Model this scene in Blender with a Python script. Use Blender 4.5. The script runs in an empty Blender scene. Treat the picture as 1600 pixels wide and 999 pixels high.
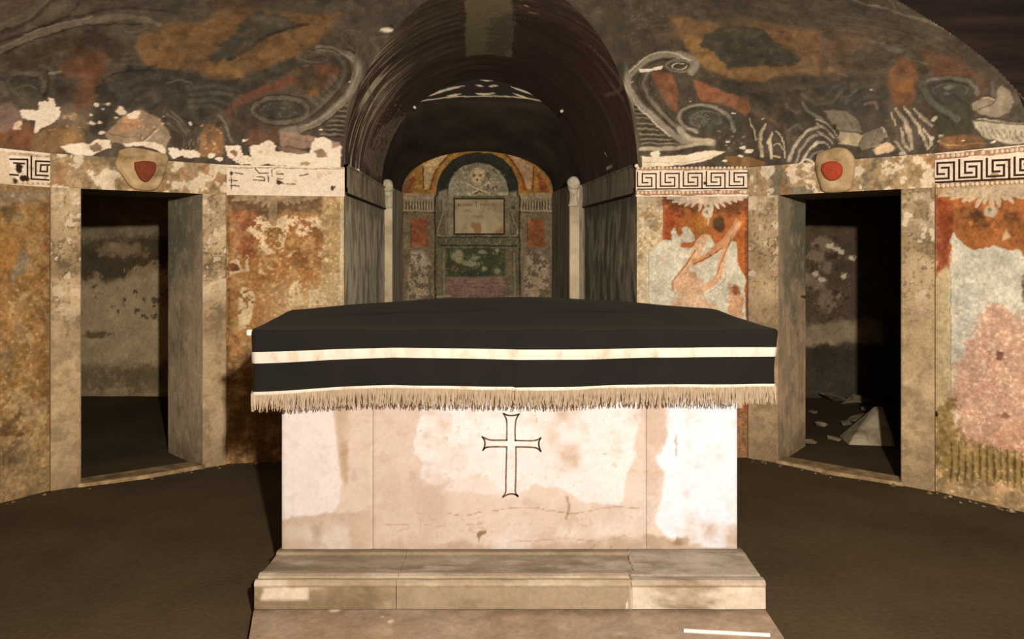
import bpy, math, random
import numpy as np
random.seed(7)
rng = np.random.default_rng(7)

# ---------------------------------------------------------------- measured set-up
F, CX, HY, E = 1250.0, 800.0, 395.0, 1.48      # focal length, axis and horizon in the 1600x999 frame; eye height
ZT, ZB = E + .616, E + .405                    # top and underside of the frieze / door lintels
C0 = np.array([-.10, 2.90])                    # centre of the round chamber
L0, L1, L2, L3 = (-3.02, 4.72), (-2.871, 4.97), (-2.010, 5.62), (-1.2137, 5.79)
R3, R2, R1, R0 = (.903, 5.79), (1.714, 5.79), (2.632, 4.97), (2.93, 4.58)
COL = bpy.context.scene.collection
TINT = np.array([1.0, .80, .56])

def lin(c):
    c = np.asarray(c, float) / 255.0
    return np.where(c <= .04045, c / 12.92, ((c + .055) / 1.055) ** 2.4)

def smooth(a, b, x):
    t = np.clip((x - a) / (b - a), 0, 1)
    return t * t * (3 - 2 * t)

# ---------------------------------------------------------------- noise
def _hash(ix, iy, iz, seed):
    h = (ix.astype(np.int64) * 374761393 + iy.astype(np.int64) * 668265263 + iz.astype(np.int64) * 2147483647 + seed * 974634777) & 0xffffffff
    h = ((h ^ (h >> 13)) * 1274126177) & 0xffffffff
    h = ((h ^ (h >> 16)) * 2246822519) & 0xffffffff
    return ((h ^ (h >> 15)) & 0xffffff) / float(0xffffff)

def vnoise(P, seed=0):
    i = np.floor(P); f = P - i; i = i.astype(np.int64); f = f * f * (3 - 2 * f)
    r = 0
    for dx in (0, 1):
        wx = f[:, 0] if dx else 1 - f[:, 0]
        for dy in (0, 1):
            wy = f[:, 1] if dy else 1 - f[:, 1]
            for dz in (0, 1):
                wz = f[:, 2] if dz else 1 - f[:, 2]
                r = r + wx * wy * wz * _hash(i[:, 0] + dx, i[:, 1] + dy, i[:, 2] + dz, seed)
    return r

def fbm(P, sc, oc=4, seed=0, stretch=(1, 1, 1)):
    P = P * (np.array(stretch) * sc)
    r, a, s = 0, .5, 0
    for k in range(oc):
        r = r + a * vnoise(P * 2 ** k + 17.3 * k, seed + k); s += a; a *= .55
    return r / s            # 0..1, centred on .5

# ---------------------------------------------------------------- surfaces
class Plane:
    """An upright flat surface from A to B (plan points); chart = metres along it, height."""
    def __init__(s, A, B):
        s.A = np.array(A, float); s.B = np.array(B, float); d = s.B - s.A
        s.len = float(np.hypot(*d)); s.d = d / s.len
        s.n = np.array([s.d[1], -s.d[0]])
        if np.dot(s.n, np.array([0, 2.0]) - s.A) < 0: s.n = -s.n
    def px(s, x, y):
        k = (np.asarray(x, float) - CX) / F
        u = (k * s.A[1] - s.A[0]) / (s.d[0] - k * s.d[1])
        Y = s.A[1] + u * s.d[1]
        return np.stack([u, E - (np.asarray(y, float) - HY) / F * Y], -1)
    def u(s, x): return float(s.px(x, HY)[0])
    def pt(s, u, z, off=0.0):
        u, z = np.broadcast_arrays(np.asarray(u, float), np.asarray(z, float))
        return np.stack([s.A[0] + u * s.d[0] + off * s.n[0], s.A[1] + u * s.d[1] + off * s.n[1], z], -1)
    def mpp(s, q): return float(s.A[1] + q[0] * s.d[1]) / F

E1, E2 = np.array([.9973, .0733]), np.array([-.0733, .9973])       # the cross arms are turned a little against the view
AA = 1.40                                                           # half width of the side arms
def arm_pt(s_, v): return tuple(C0 + s_ * E1 + v * E2)
RING = [L3, L2, L1, L0, arm_pt(-3.1, AA), arm_pt(-3.1, -AA), (-2.6, 0.2), (-1.9, -1.6), (1.9, -1.6), (2.6, 0.4), arm_pt(3.1, -AA), arm_pt(3.22, 1.38), R0, R1, R2, R3]
_ra = np.array([math.atan2(p[0] - C0[0], p[1] - C0[1]) for p in RING])
def rho(th):
    """distance from the centre to the ring wall, th = azimuth from +Y"""
    th = (np.asarray(th, float) + math.pi) % (2 * math.pi) - math.pi
    out = np.zeros_like(th)
    n = len(RING)
    dx, dy = np.sin(th), np.cos(th)
    for i in range(n):
        a = np.array(RING[i]) - C0; b = np.array(RING[(i + 1) % n]) - C0; e = b - a
        den = dx * e[1] - dy * e[0]; den = np.where(abs(den) < 1e-9, 1e-9, den)
        r = (a[0] * e[1] - a[1] * e[0]) / den
        w = (a[0] * dy - a[1] * dx) / den
        ok = (w >= -1e-6) & (w <= 1 + 1e-6) & (r > 0)
        out = np.where(ok, r, out)
    return out
RAVG, DB = 2.95, 1.38
_thg = np.linspace(-math.pi, math.pi, 4001); _rhg = rho(_thg)
def rho_f(th): return np.interp((th + math.pi) % (2 * math.pi) - math.pi, _thg, _rhg)

def dome_xy(th, t):
    r = t * (RAVG + (rho_f(th) - RAVG) * t * t)
    return C0[0] + r * np.sin(th), C0[1] + r * np.cos(th)
def dome_z(t): return ZT + DB * np.sqrt(np.clip(1 - t * t, 0, 1))
def dome_t(X, Y):
    dx, dy = X - C0[0], Y - C0[1]; th = np.arctan2(dx, dy); r = np.hypot(dx, dy); ro = rho_f(th)
    t = r / ro
    for _ in range(12): t = r / (RAVG + (ro - RAVG) * np.minimum(t, 1.2) ** 2)
    return th, t
_ps = np.linspace(0, math.pi / 2, 600)
_arc = np.concatenate([[0], np.cumsum(np.sqrt((DB * np.cos(_ps)) ** 2 + (2.95 * np.sin(_ps)) ** 2)[:-1] * (_ps[1] - _ps[0]))])
def dome_chart(th, t):
    """girth and rise above the frieze, in metres"""
    return np.stack([th * 3.0 * (.35 + .65 * t), np.interp(np.arccos(np.clip(t, 0, 1)), _ps, _arc)], -1)

class Dome:
    def px(s, x, y):
        x, y = np.broadcast_arrays(np.asarray(x, float), np.asarray(y, float)); sh = x.shape
        x, y = x.ravel(), y.ravel(); out = []
        Ys = np.linspace(1.2, 7.0, 1400)
        for a, b in zip(x, y):
            X = (a - CX) / F * Ys; Z = E - (b - HY) / F * Ys
            th, t = dome_t(X, Ys)
            f = np.where(t <= 1, dome_z(t), ZT - (t - 1) * 6) - Z
            k = int(np.argmax(f < 0)) or len(Ys) - 1
            w = f[k - 1] / (f[k - 1] - f[k] + 1e-9)
            q = [np.interp(0, [0, 1], [v[k - 1] + (v[k] - v[k - 1]) * w] * 2) for v in (th, t)]
            out.append(dome_chart(q[0], min(q[1], 1.0)))
        return np.array(out).reshape(sh + (2,))
    def mpp(s, q): return 5.3 / F
DOME = Dome()

# ---- the barrel vaults that open out of the dome
SPR, RISE = E + .64, 1.02
YN, YF, YB = 5.79, 7.68, 8.57                     # corridor: mouth, pilasters, end wall
def cor_l(Y): return np.interp(Y, [YN, YF], [L3[0], -1.254]) if np.all(np.asarray(Y) >= YN) else L3[0] + 0 * Y
def front_c(Y): return np.where(Y > YN, -.155 - .0735 * (Y - YN), -.155 - .0735 * (Y - YN))
def front_a(Y): return np.where(Y > YN, 1.058 - .0535 * (Y - YN), 1.058)
class Arm:
    def __init__(s, kind): s.kind = kind
    def height(s, X, Y):
        """height of the vault over (X,Y), or -1 outside it"""
        if s.kind == 'front':
            v = (X - front_c(Y)) / front_a(Y); ok = Y > 3.2
            h = SPR + RISE * np.sqrt(np.clip(1 - v * v, 0, 1))
        else:
            v = ((X - C0[0]) * E2[0] + (Y - C0[1]) * E2[1]) / AA
            w = (X - C0[0]) * E1[0] + (Y - C0[1]) * E1[1]
            ok = w > .7 if s.kind == 'right' else w < -.7
            h = SPR + 1.14 * np.clip(1 - abs(v) ** 5, 0, 1) ** .2
        return np.where(ok & (abs(v) < 1), h, -1.0)
ARMS = [Arm('front'), Arm('right'), Arm('left')]
def t_cross(th):
    """for azimuths th: the outermost dome parameter still inside the dome, before a vault opens"""
    res = np.ones_like(th)
    ts = np.linspace(.25, 1, 500)
    for a in ARMS[:1]:
        T = np.broadcast_to(ts[:, None], (len(ts), len(th)))
        X, Y = dome_xy(th[None, :] + 0 * T, T)
        h = a.height(X, Y)
        bad = dome_z(T) < h
        any_ = bad.any(0); k = np.argmax(bad, 0)
        k = np.clip(k, 1, None)
        ii = np.arange(len(th))
        d0 = (dome_z(T) - h)[k - 1, ii]; d1 = (dome_z(T) - h)[k, ii]
        w = np.where(h[k - 1, ii] > 0, d0 / (d0 - d1 + 1e-12), .5)
        tc = ts[k - 1] + (ts[1] - ts[0]) * np.clip(w, 0, 1)
        res = np.where(any_, np.minimum(res, tc), res)
    return res

# ---------------------------------------------------------------- fresco painting, in the metres of a surface's own chart
class Crop:
    """reads points given inside an enlarged detail of the photograph"""
    def __init__(s, x, y, k): s.o = np.array([x, y], float); s.k = k
    def __call__(s, pts): return s.o + s.k * np.asarray(pts, float)

def curve(pts, n=10):
    pts = np.asarray(pts, float)
    if len(pts) < 3: return pts
    P = np.vstack([2 * pts[0] - pts[1], pts, 2 * pts[-1] - pts[-2]]); out = []
    for i in range(1, len(P) - 2):
        for k in range(n):
            t = k / n; a, b, c, d = P[i - 1], P[i], P[i + 1], P[i + 2]
            out.append(.5 * (2 * b + (c - a) * t + (2 * a - 5 * b + 4 * c - d) * t * t + (3 * b - a - 3 * c + d) * t ** 3))
    out.append(P[-2]); return np.array(out)

class Paint:
    def __init__(s, surf, P3, Q, base, mpp=None, crop=None, warp=.006):
        s.s, s.P, s.Q, s.crop = surf, P3, Q, crop
        s.C = np.tile(np.array(base, float), (len(Q), 1)); s.mpp = mpp
        s.nf = fbm(P3, 55, 3, 11) - .5; s.nm = fbm(P3, 16, 4, 23) - .5; s.nl = fbm(P3, 4.5, 4, 37) - .5
        s.nh = fbm(P3, 130, 2, 71) - .5
        s.QW = Q + warp * 3.2 * np.stack([fbm(P3, 7, 3, 401) - .5, fbm(P3, 7, 3, 502) - .5], 1) + warp * 1.6 * np.stack([fbm(P3, 26, 3, 603) - .5, fbm(P3, 26, 3, 704) - .5], 1)
        s.nb = fbm(P3 + .05 * np.stack([s.nl, s.nm, s.nl], 1), 22, 4, 805, (1, 1, .45)) - .5      # brush-like streaks
    def pts(s, p):
        p = s.crop(p) if s.crop else np.asarray(p, float)
        return s.s.px(p[:, 0], p[:, 1])
    def scale(s, q): return (s.crop.k if s.crop else 1.0) * (s.mpp or s.s.mpp(q))
    def mix(s, idx, col, a):
        a = np.clip(a, 0, 1)[:, None]; s.C[idx] = s.C[idx] * (1 - a) + np.array(col, float) * a
    def near(s, q, m):
        lo, hi = q.min(0) - m, q.max(0) + m
        return np.nonzero(((s.Q >= lo) & (s.Q <= hi)).all(1))[0]
    def poly(s, p, col, a=1., soft=2.5, rag=4., keep=0.):
        """a patch with a ragged outline; soft and rag in photo-detail pixels, keep = share of islands left unpainted"""
        q = s.pts(p); k = s.scale(q[0]); idx = s.near(q, (soft + rag * 2) * k)
        if not len(idx): return
        X = s.QW[idx]; d = np.full(len(idx), 1e9); ins = np.zeros(len(idx), bool)
        for i in range(len(q)):
            A, B = q[i], q[(i + 1) % len(q)]; e = B - A
            t = np.clip(((X - A) @ e) / (e @ e + 1e-12), 0, 1)
            d = np.minimum(d, np.hypot(*(X - A - t[:, None] * e).T))
            c = (A[1] > X[:, 1]) != (B[1] > X[:, 1])
            with np.errstate(all='ignore'): xx = A[0] + (X[:, 1] - A[1]) * e[0] / e[1]
            ins ^= c & (X[:, 0] < xx)
        d = np.where(ins, -d, d) + (s.nm[idx] * 1.6 + s.nf[idx] * 1.2) * 2.2 * rag * k
        if soft >= 6: d = d + s.nl[idx] * soft * k * 2.2 + s.nb[idx] * soft * k * 3
        al = smooth(soft * k, -soft * k, d)
        if soft >= 6: al = al * np.clip(.97 - .8 * np.abs(s.nb[idx]) - .4 * s.nm[idx], 0, 1)
        if keep: al = al * smooth(.5 - keep * .5, .5 - keep * .5 + .1, s.nm[idx] * .8 + s.nf[idx] * .6 + .5)
        s.mix(idx, col, al * a)
    def stroke(s, p, w, col, a=1., soft=.26, taper=(1, 1), worn=.35, crv=True):
        q = s.pts(p); k = s.scale(q[0])
        if crv: q = curve(q)
        idx = s.near(q, w * k)
        if not len(idx): return
        X = s.QW[idx]; best = np.full(len(idx), -9.0); n = len(q) - 1
        for i in range(n):
            A, B = q[i], q[i + 1]; e = B - A
            t = np.clip(((X - A) @ e) / (e @ e + 1e-12), 0, 1)
            d = np.hypot(*(X - A - t[:, None] * e).T)
            u = (i + t) / n
            hw = .5 * w * k * (taper[0] + (1 - taper[0]) * np.minimum(1, 3 * u)) * (taper[1] + (1 - taper[1]) * np.minimum(1, 3 * (1 - u)))
            best = np.maximum(best, 1 - d / np.maximum(hw, 1e-6))
        al = smooth(0, 2 * soft, best) * (1 - worn * smooth(-.02, .22, s.nf[idx]) - worn * .6 * smooth(0, .2, s.nm[idx]))
        s.mix(idx, col, al * a)
    def blob(s, c, rx, ry, col, a=1., soft=.5, rag=.5):
        q = s.pts([c])[0]; k = s.scale(q); idx = s.near(q[None], max(rx, ry) * k * 1.6)
        if not len(idx): return
        X = (s.QW[idx] - q) / (np.array([rx, ry]) * k)
        d = np.hypot(*X.T) + (s.nm[idx] * 1.4 + s.nf[idx]) * rag * 1.6
        s.mix(idx, col, a * smooth(1 + soft * .5, 1 - soft, d))
    def ring(s, c, rx, ry, w, col, a0=0, a1=360, rot=0, **kw):
        t = np.radians(np.linspace(a0, a1, max(8, int(abs(a1 - a0) / 14)))); r = math.radians(rot)
        x, y = rx * np.cos(t), ry * np.sin(t)
        s.stroke(np.stack([c[0] + x * math.cos(r) - y * math.sin(r), c[1] + x * math.sin(r) + y * math.cos(r)], 1), w, col, crv=False, **kw)
    def specks(s, box, col, density=.2, size='f', a=1.):
        (x0, y0), (x1, y1) = box; q = s.pts([(x0, y0), (x1, y0), (x1, y1), (x0, y1)]); idx = s.near(q, 0)
        n = {'f': s.nf, 'm': s.nm * 1.1, 'h': s.nh}[size][idx]
        X = s.Q[idx]; lo, hi = q.min(0), q.max(0)
        ed = np.min(np.minimum((X - lo) / (hi - lo + 1e-9), (hi - X) / (hi - lo + 1e-9)), 1)
        th = .5 - density
        s.mix(idx, col, a * smooth(th - .03, th + .03, n * 1.6 + .25 * s.nl[idx] - .12 * smooth(.18, 0, ed)))
    def grime(s, col, a=.3):
        lum = s.C.mean(1); n = np.clip(a + 1.6 * a * s.nl + 1.5 * a * s.nb + a * s.nm * 1.5, 0, .85) * smooth(170, 110, lum)
        s.mix(np.arange(len(s.C)), col, n)
    def wear(s, a=.3):
        w = a * (1 - .6 * smooth(110, 170, s.C.mean(1))); s.C *= (1 + w * s.nm + .8 * w * s.nf + .6 * w * s.nb)[:, None]
    def mottle(s, amt=.18, seed=0):
        n = fbm(s.P, 9, 5, 91 + seed) - .5
        s.C *= (1 + 2.0 * amt * n + amt * 1.2 * s.nf + amt * .8 * s.nh)[:, None]
    def albedo(s, K):
        g = s.C.mean(1, keepdims=True); C = g + (s.C - g) * .91
        return np.clip(lin(np.clip(C, 0, 255)) / (K * TINT), .004, .88)

# ---------------------------------------------------------------- materials (all node-based)
def new_mat(name):
    m = bpy.data.materials.new(name); m.use_nodes = True; nt = m.node_tree
    b = nt.nodes['Principled BSDF']; b.inputs['Roughness'].default_value = .9; b.inputs['Specular IOR Level'].default_value = .2
    return m, nt, b
def N(nt, t, **kw):
    n = nt.nodes.new(t)
    for k, v in kw.items():
        if k in n.inputs: n.inputs[k].default_value = v
        else: setattr(n, k, v)
    return n
def bump(nt, b, src, strength=.3, dist=.01):
    n = N(nt, 'ShaderNodeBump'); n.inputs['Strength'].default_value = strength; n.inputs['Distance'].default_value = dist
    nt.links.new(src, n.inputs['Height']); nt.links.new(n.outputs['Normal'], b.inputs['Normal'])
def fresco_mat(name, rough=.92, bmp=.25, grain=.16, dist=.012, spec=.15):
    """paint laid on as a colour attribute, broken up by fine grain"""
    m, nt, b = new_mat(name); L = nt.links.new
    b.inputs['Roughness'].default_value = rough; b.inputs['Specular IOR Level'].default_value = spec
    at = N(nt, 'ShaderNodeAttribute'); at.attribute_name = 'Col'
    tc = N(nt, 'ShaderNodeTexCoord')
    n1 = N(nt, 'ShaderNodeTexNoise', Scale=70.0, Detail=6.0, Roughness=.65); L(tc.outputs['Object'], n1.inputs['Vector'])
    mr = N(nt, 'ShaderNodeMapRange'); mr.inputs[1].default_value = .3; mr.inputs[2].default_value = .7
    mr.inputs[3].default_value = 1 - grain; mr.inputs[4].default_value = 1 + grain; L(n1.outputs['Fac'], mr.inputs[0])
    mx = N(nt, 'ShaderNodeMix', data_type='RGBA', blend_type='MULTIPLY'); mx.inputs[0].default_value = 1
    L(at.outputs['Color'], mx.inputs[6]); L(mr.outputs[0], mx.inputs[7]); L(mx.outputs[2], b.inputs['Base Color'])
    n2 = N(nt, 'ShaderNodeTexNoise', Scale=14.0, Detail=8.0, Roughness=.6); L(tc.outputs['Object'], n2.inputs['Vector'])
    ad = N(nt, 'ShaderNodeMath', operation='ADD'); L(n1.outputs['Fac'], ad.inputs[0]); L(n2.outputs['Fac'], ad.inputs[1])
    bump(nt, b, ad.outputs[0], bmp, dist)
    return m
def stone_mat(name, cols, scale=6., stretch=(1, 1, 1), patch=None, bmp=.3, rough=.9, K=1.2, detail=8., dist=.01):
    """ramp of photo colours over noise, optional flaked patches (colour, threshold, scale)"""
    m, nt, b = new_mat(name); L = nt.links.new; b.inputs['Roughness'].default_value = rough
    tc = N(nt, 'ShaderNodeTexCoord'); mp = N(nt, 'ShaderNodeMapping'); mp.inputs['Scale'].default_value = stretch
    L(tc.outputs['Object'], mp.inputs['Vector'])
    n1 = N(nt, 'ShaderNodeTexNoise', Scale=scale, Detail=detail, Roughness=.62, Distortion=.4); L(mp.outputs[0], n1.inputs['Vector'])
    cr = N(nt, 'ShaderNodeValToRGB'); e = cr.color_ramp.elements
    while len(e) < len(cols): e.new(.5)
    for i, c in enumerate(cols):
        e[i].position = .3 + .4 * i / max(1, len(cols) - 1)
        a = np.clip(lin(c) / (K * TINT), .002, .86); e[i].color = (*a, 1)
    L(n1.outputs['Fac'], cr.inputs[0]); out = cr.outputs[0]
    if patch:
        pc, th, ps = patch
        n3 = N(nt, 'ShaderNodeTexNoise', Scale=ps, Detail=7.0, Roughness=.6, Distortion=.6); L(mp.outputs[0], n3.inputs['Vector'])
        mr = N(nt, 'ShaderNodeMapRange'); mr.inputs[1].default_value = th; mr.inputs[2].default_value = th + .03; L(n3.outputs['Fac'], mr.inputs[0])
        mx = N(nt, 'ShaderNodeMix', data_type='RGBA'); L(mr.outputs[0], mx.inputs[0]); L(out, mx.inputs[6])
        mx.inputs[7].default_value = (*np.clip(lin(pc) / (K * TINT), 0, .86), 1); out = mx.outputs[2]
    L(out, b.inputs['Base Color'])
    n2 = N(nt, 'ShaderNodeTexNoise', Scale=scale * 8, Detail=8.0, Roughness=.6); L(mp.outputs[0], n2.inputs['Vector'])
    ad = N(nt, 'ShaderNodeMath', operation='ADD'); L(n1.outputs['Fac'], ad.inputs[0]); L(n2.outputs['Fac'], ad.inputs[1])
    bump(nt, b, ad.outputs[0], bmp, dist)
    return m
def plain_mat(name, c, K=1.2, rough=.9, var=.12, scale=60.):
    c = np.array(c, float); return stone_mat(name, [c * (1 - var), c, c * (1 + var)], scale, K=K, rough=rough, bmp=.15, detail=4., dist=.003)

# ---------------------------------------------------------------- geometry helpers
def link(name, me, mat=None, parent=None, loc=None):
    o = bpy.data.objects.new(name, me); COL.objects.link(o)
    if mat is not None and me is not None:
        for m in (mat if isinstance(mat, (list, tuple)) else [mat]): me.materials.append(m)
    if parent is not None: o.parent = parent
    return o
def mesh(name, V, Fc, mat=None, parent=None, smooth_=False, col=None, mi=None):
    me = bpy.data.meshes.new(name)
    off = None
    if parent is not None:
        off = np.array(world_loc(parent)); V = np.asarray(V, float) - off
    me.from_pydata([tuple(map(float, v)) for v in V], [], [tuple(map(int, f)) for f in Fc])
    if smooth_: me.polygons.foreach_set('use_smooth', [True] * len(me.polygons))
    if mi is not None: me.polygons.foreach_set('material_index', list(map(int, mi)))
    me.update(); o = link(name, me, mat, parent)
    return o
def world_loc(o):
    v = np.zeros(3)
    while o is not None: v = v + np.array(o.location); o = o.parent
    return v
def grid(name, P, mat, col=None, parent=None, flip=False, keep=None, smooth_=True):
    """dense quad grid (or several) as ONE mesh with a colour attribute. P: list of (n,m,3), col: list of (n*m,3)"""
    Ps = P if isinstance(P, list) else [P]; cs = col if isinstance(col, list) else [col]
    V, Q, base = [], [], 0
    for p in Ps:
        n, m = p.shape[:2]; V.append(p.reshape(-1, 3)); ii = np.arange(n * m).reshape(n, m) + base
        q = np.stack([ii[:-1, :-1], ii[:-1, 1:], ii[1:, 1:], ii[1:, :-1]], -1).reshape(-1, 4); Q.append(q[:, ::-1] if flip else q); base += n * m
    V = np.vstack(V); Q = np.vstack(Q)
    if keep is not None: Q = Q[keep(V)[Q].any(1)]
    if parent is not None: V = V - world_loc(parent)
    me = bpy.data.meshes.new(name); me.vertices.add(len(V)); me.vertices.foreach_set('co', V.astype(np.float32).ravel())
    me.loops.add(Q.size); me.loops.foreach_set('vertex_index', Q.astype(np.int32).ravel())
    me.polygons.add(len(Q)); me.polygons.foreach_set('loop_start', np.arange(0, Q.size, 4, dtype=np.int32))
    me.polygons.foreach_set('use_smooth', np.full(len(Q), smooth_))
    me.update(calc_edges=True); me.validate()
    if col is not None:
        c = np.vstack(cs); a = me.color_attributes.new('Col', 'FLOAT_COLOR', 'POINT')
        a.data.foreach_set('color', np.hstack([c, np.ones((len(c), 1))]).astype(np.float32).ravel())
    return link(name, me, mat, parent)
def prism(foot, z0, z1, bevel=0.):
    """vertices and faces of an upright prism on a plan polygon"""
    n = len(foot); V = [(x, y, z0) for x, y in foot] + [(x, y, z1) for x, y in foot]
    Fc = [tuple(range(n))[::-1], tuple(range(n, 2 * n))] + [(i, (i + 1) % n, n + (i + 1) % n, n + i) for i in range(n)]
    return V, Fc
def box(x0, x1, y0, y1, z0, z1): return prism([(x0, y0), (x1, y0), (x1, y1), (x0, y1)], z0, z1)
def joinm(*parts):
    V, Fc = [], []
    for v, f in parts:
        b = len(V); V += list(v); Fc += [tuple(i + b for i in t) for t in f]
    return V, Fc
def bev(o, w=.006, seg=2):
    m = o.modifiers.new('edge', 'BEVEL'); m.width = w; m.segments = seg; m.limit_method = 'ANGLE'; return o
def empty(name, loc):
    o = bpy.data.objects.new(name, None); o.location = loc; COL.objects.link(o); return o
def tag(o, label=None, cat=None, group=None, kind=None):
    if label: o['label'] = label
    if cat: o['category'] = cat
    if group: o['group'] = group
    if kind: o['kind'] = kind
    return o
def strips(plane, lines, w, off, closed=False):
    """flat painted lines lying on an upright surface: lists of chart points (u,z), width in metres"""
    V, Fc = [], []
    for ln in lines:
        ln = np.asarray(ln, float)
        for a, b in zip(ln[:-1], ln[1:]):
            d = b - a; l = np.hypot(*d)
            if l < 1e-6: continue
            d = d / l; nn = np.array([-d[1], d[0]]) * w / 2; a2, b2 = a - d * w * .5, b + d * w * .5
            q = np.array([a2 - nn, b2 - nn, b2 + nn, a2 + nn]); k = len(V)
            V += [tuple(v) for v in plane.pt(q[:, 0], q[:, 1], off + .0002 * (len(V) % 8))]; Fc.append((k, k + 1, k + 2, k + 3))
    return V, Fc
def tube(pts, r, n=8, cap=True):
    pts = np.asarray(pts, float); r = np.broadcast_to(np.asarray(r, float), (len(pts),)); V, Fc = [], []
    for i, p in enumerate(pts):
        d = pts[min(i + 1, len(pts) - 1)] - pts[max(i - 1, 0)]; d = d / (np.linalg.norm(d) + 1e-12)
        u = np.cross(d, (0, 0, 1.)); 
        if np.linalg.norm(u) < .1: u = np.cross(d, (1., 0, 0))
        u /= np.linalg.norm(u); v = np.cross(d, u)
        for k in range(n):
            a = 2 * math.pi * k / n; V.append(p + r[i] * (math.cos(a) * u + math.sin(a) * v))
    for i in range(len(pts) - 1):
        for k in range(n): Fc.append((i * n + k, i * n + (k + 1) % n, (i + 1) * n + (k + 1) % n, (i + 1) * n + k))
    if cap: Fc += [tuple(range(n))[::-1], tuple((len(pts) - 1) * n + k for k in range(n))]
    return V, Fc

# ---------------------------------------------------------------- brightness each part of the chamber receives (sets the pigments)
KW, KD, KA, KV, KB = 1.0, .69, 1.92, .31, .56
RES = 1.0                                     # fresco fineness

# ================================================================ THE ROUND CHAMBER: walls
FR = fresco_mat('fresco_plaster')
FRW = fresco_mat('wall_plaster', bmp=.35)

def wall_panel(name, A, B, painter, K=None, step=.005, z0=-.02, z1=ZB + .01, u0=0., u1=None, px_base=(180, 145, 100)):
    pl = Plane(A, B); u1 = u1 if u1 is not None else pl.len
    n, m = max(2, int((u1 - u0) / step * RES)), max(2, int((z1 - z0) / step * RES))
    U, Z = np.meshgrid(np.linspace(u0, u1, n), np.linspace(z0, z1, m), indexing='ij')
    P = pl.pt(U, Z); P3 = P.reshape(-1, 3); Q = np.stack([U.ravel(), Z.ravel()], 1)
    p = Paint(pl, P3, Q, px_base); painter(p)
    flip = np.dot(np.cross(P[1, 0] - P[0, 0], P[0, 1] - P[0, 0]), [pl.n[0], pl.n[1], 0]) > 0
    o = grid(name, P, FRW, p.albedo(K or KW), flip=not flip)
    return tag(o, kind='structure'), pl

def leaves(p, c, tips, col, dark, w=7):
    """half rosette of painted acanthus leaves hanging from c"""
    for i, (x, y) in enumerate(tips):
        p.stroke([(c[0] + (x - c[0]) * .25, c[1] + (y - c[1]) * .12), (c[0] + (x - c[0]) * .75, c[1] + (y - c[1]) * .55), (x, y)], w, col, taper=(1, .5), soft=.22, worn=.25)
    for (x, y), (x2, y2) in zip(tips[:-1], tips[1:]):
        p.stroke([(c[0] + (x + x2 - 2 * c[0]) * .25, c[1] + (y + y2 - 2 * c[1]) * .2), ((x + x2) / 2, (y + y2) / 2 - 3)], 1.5, dark, a=.5, worn=.3, crv=False)

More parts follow.
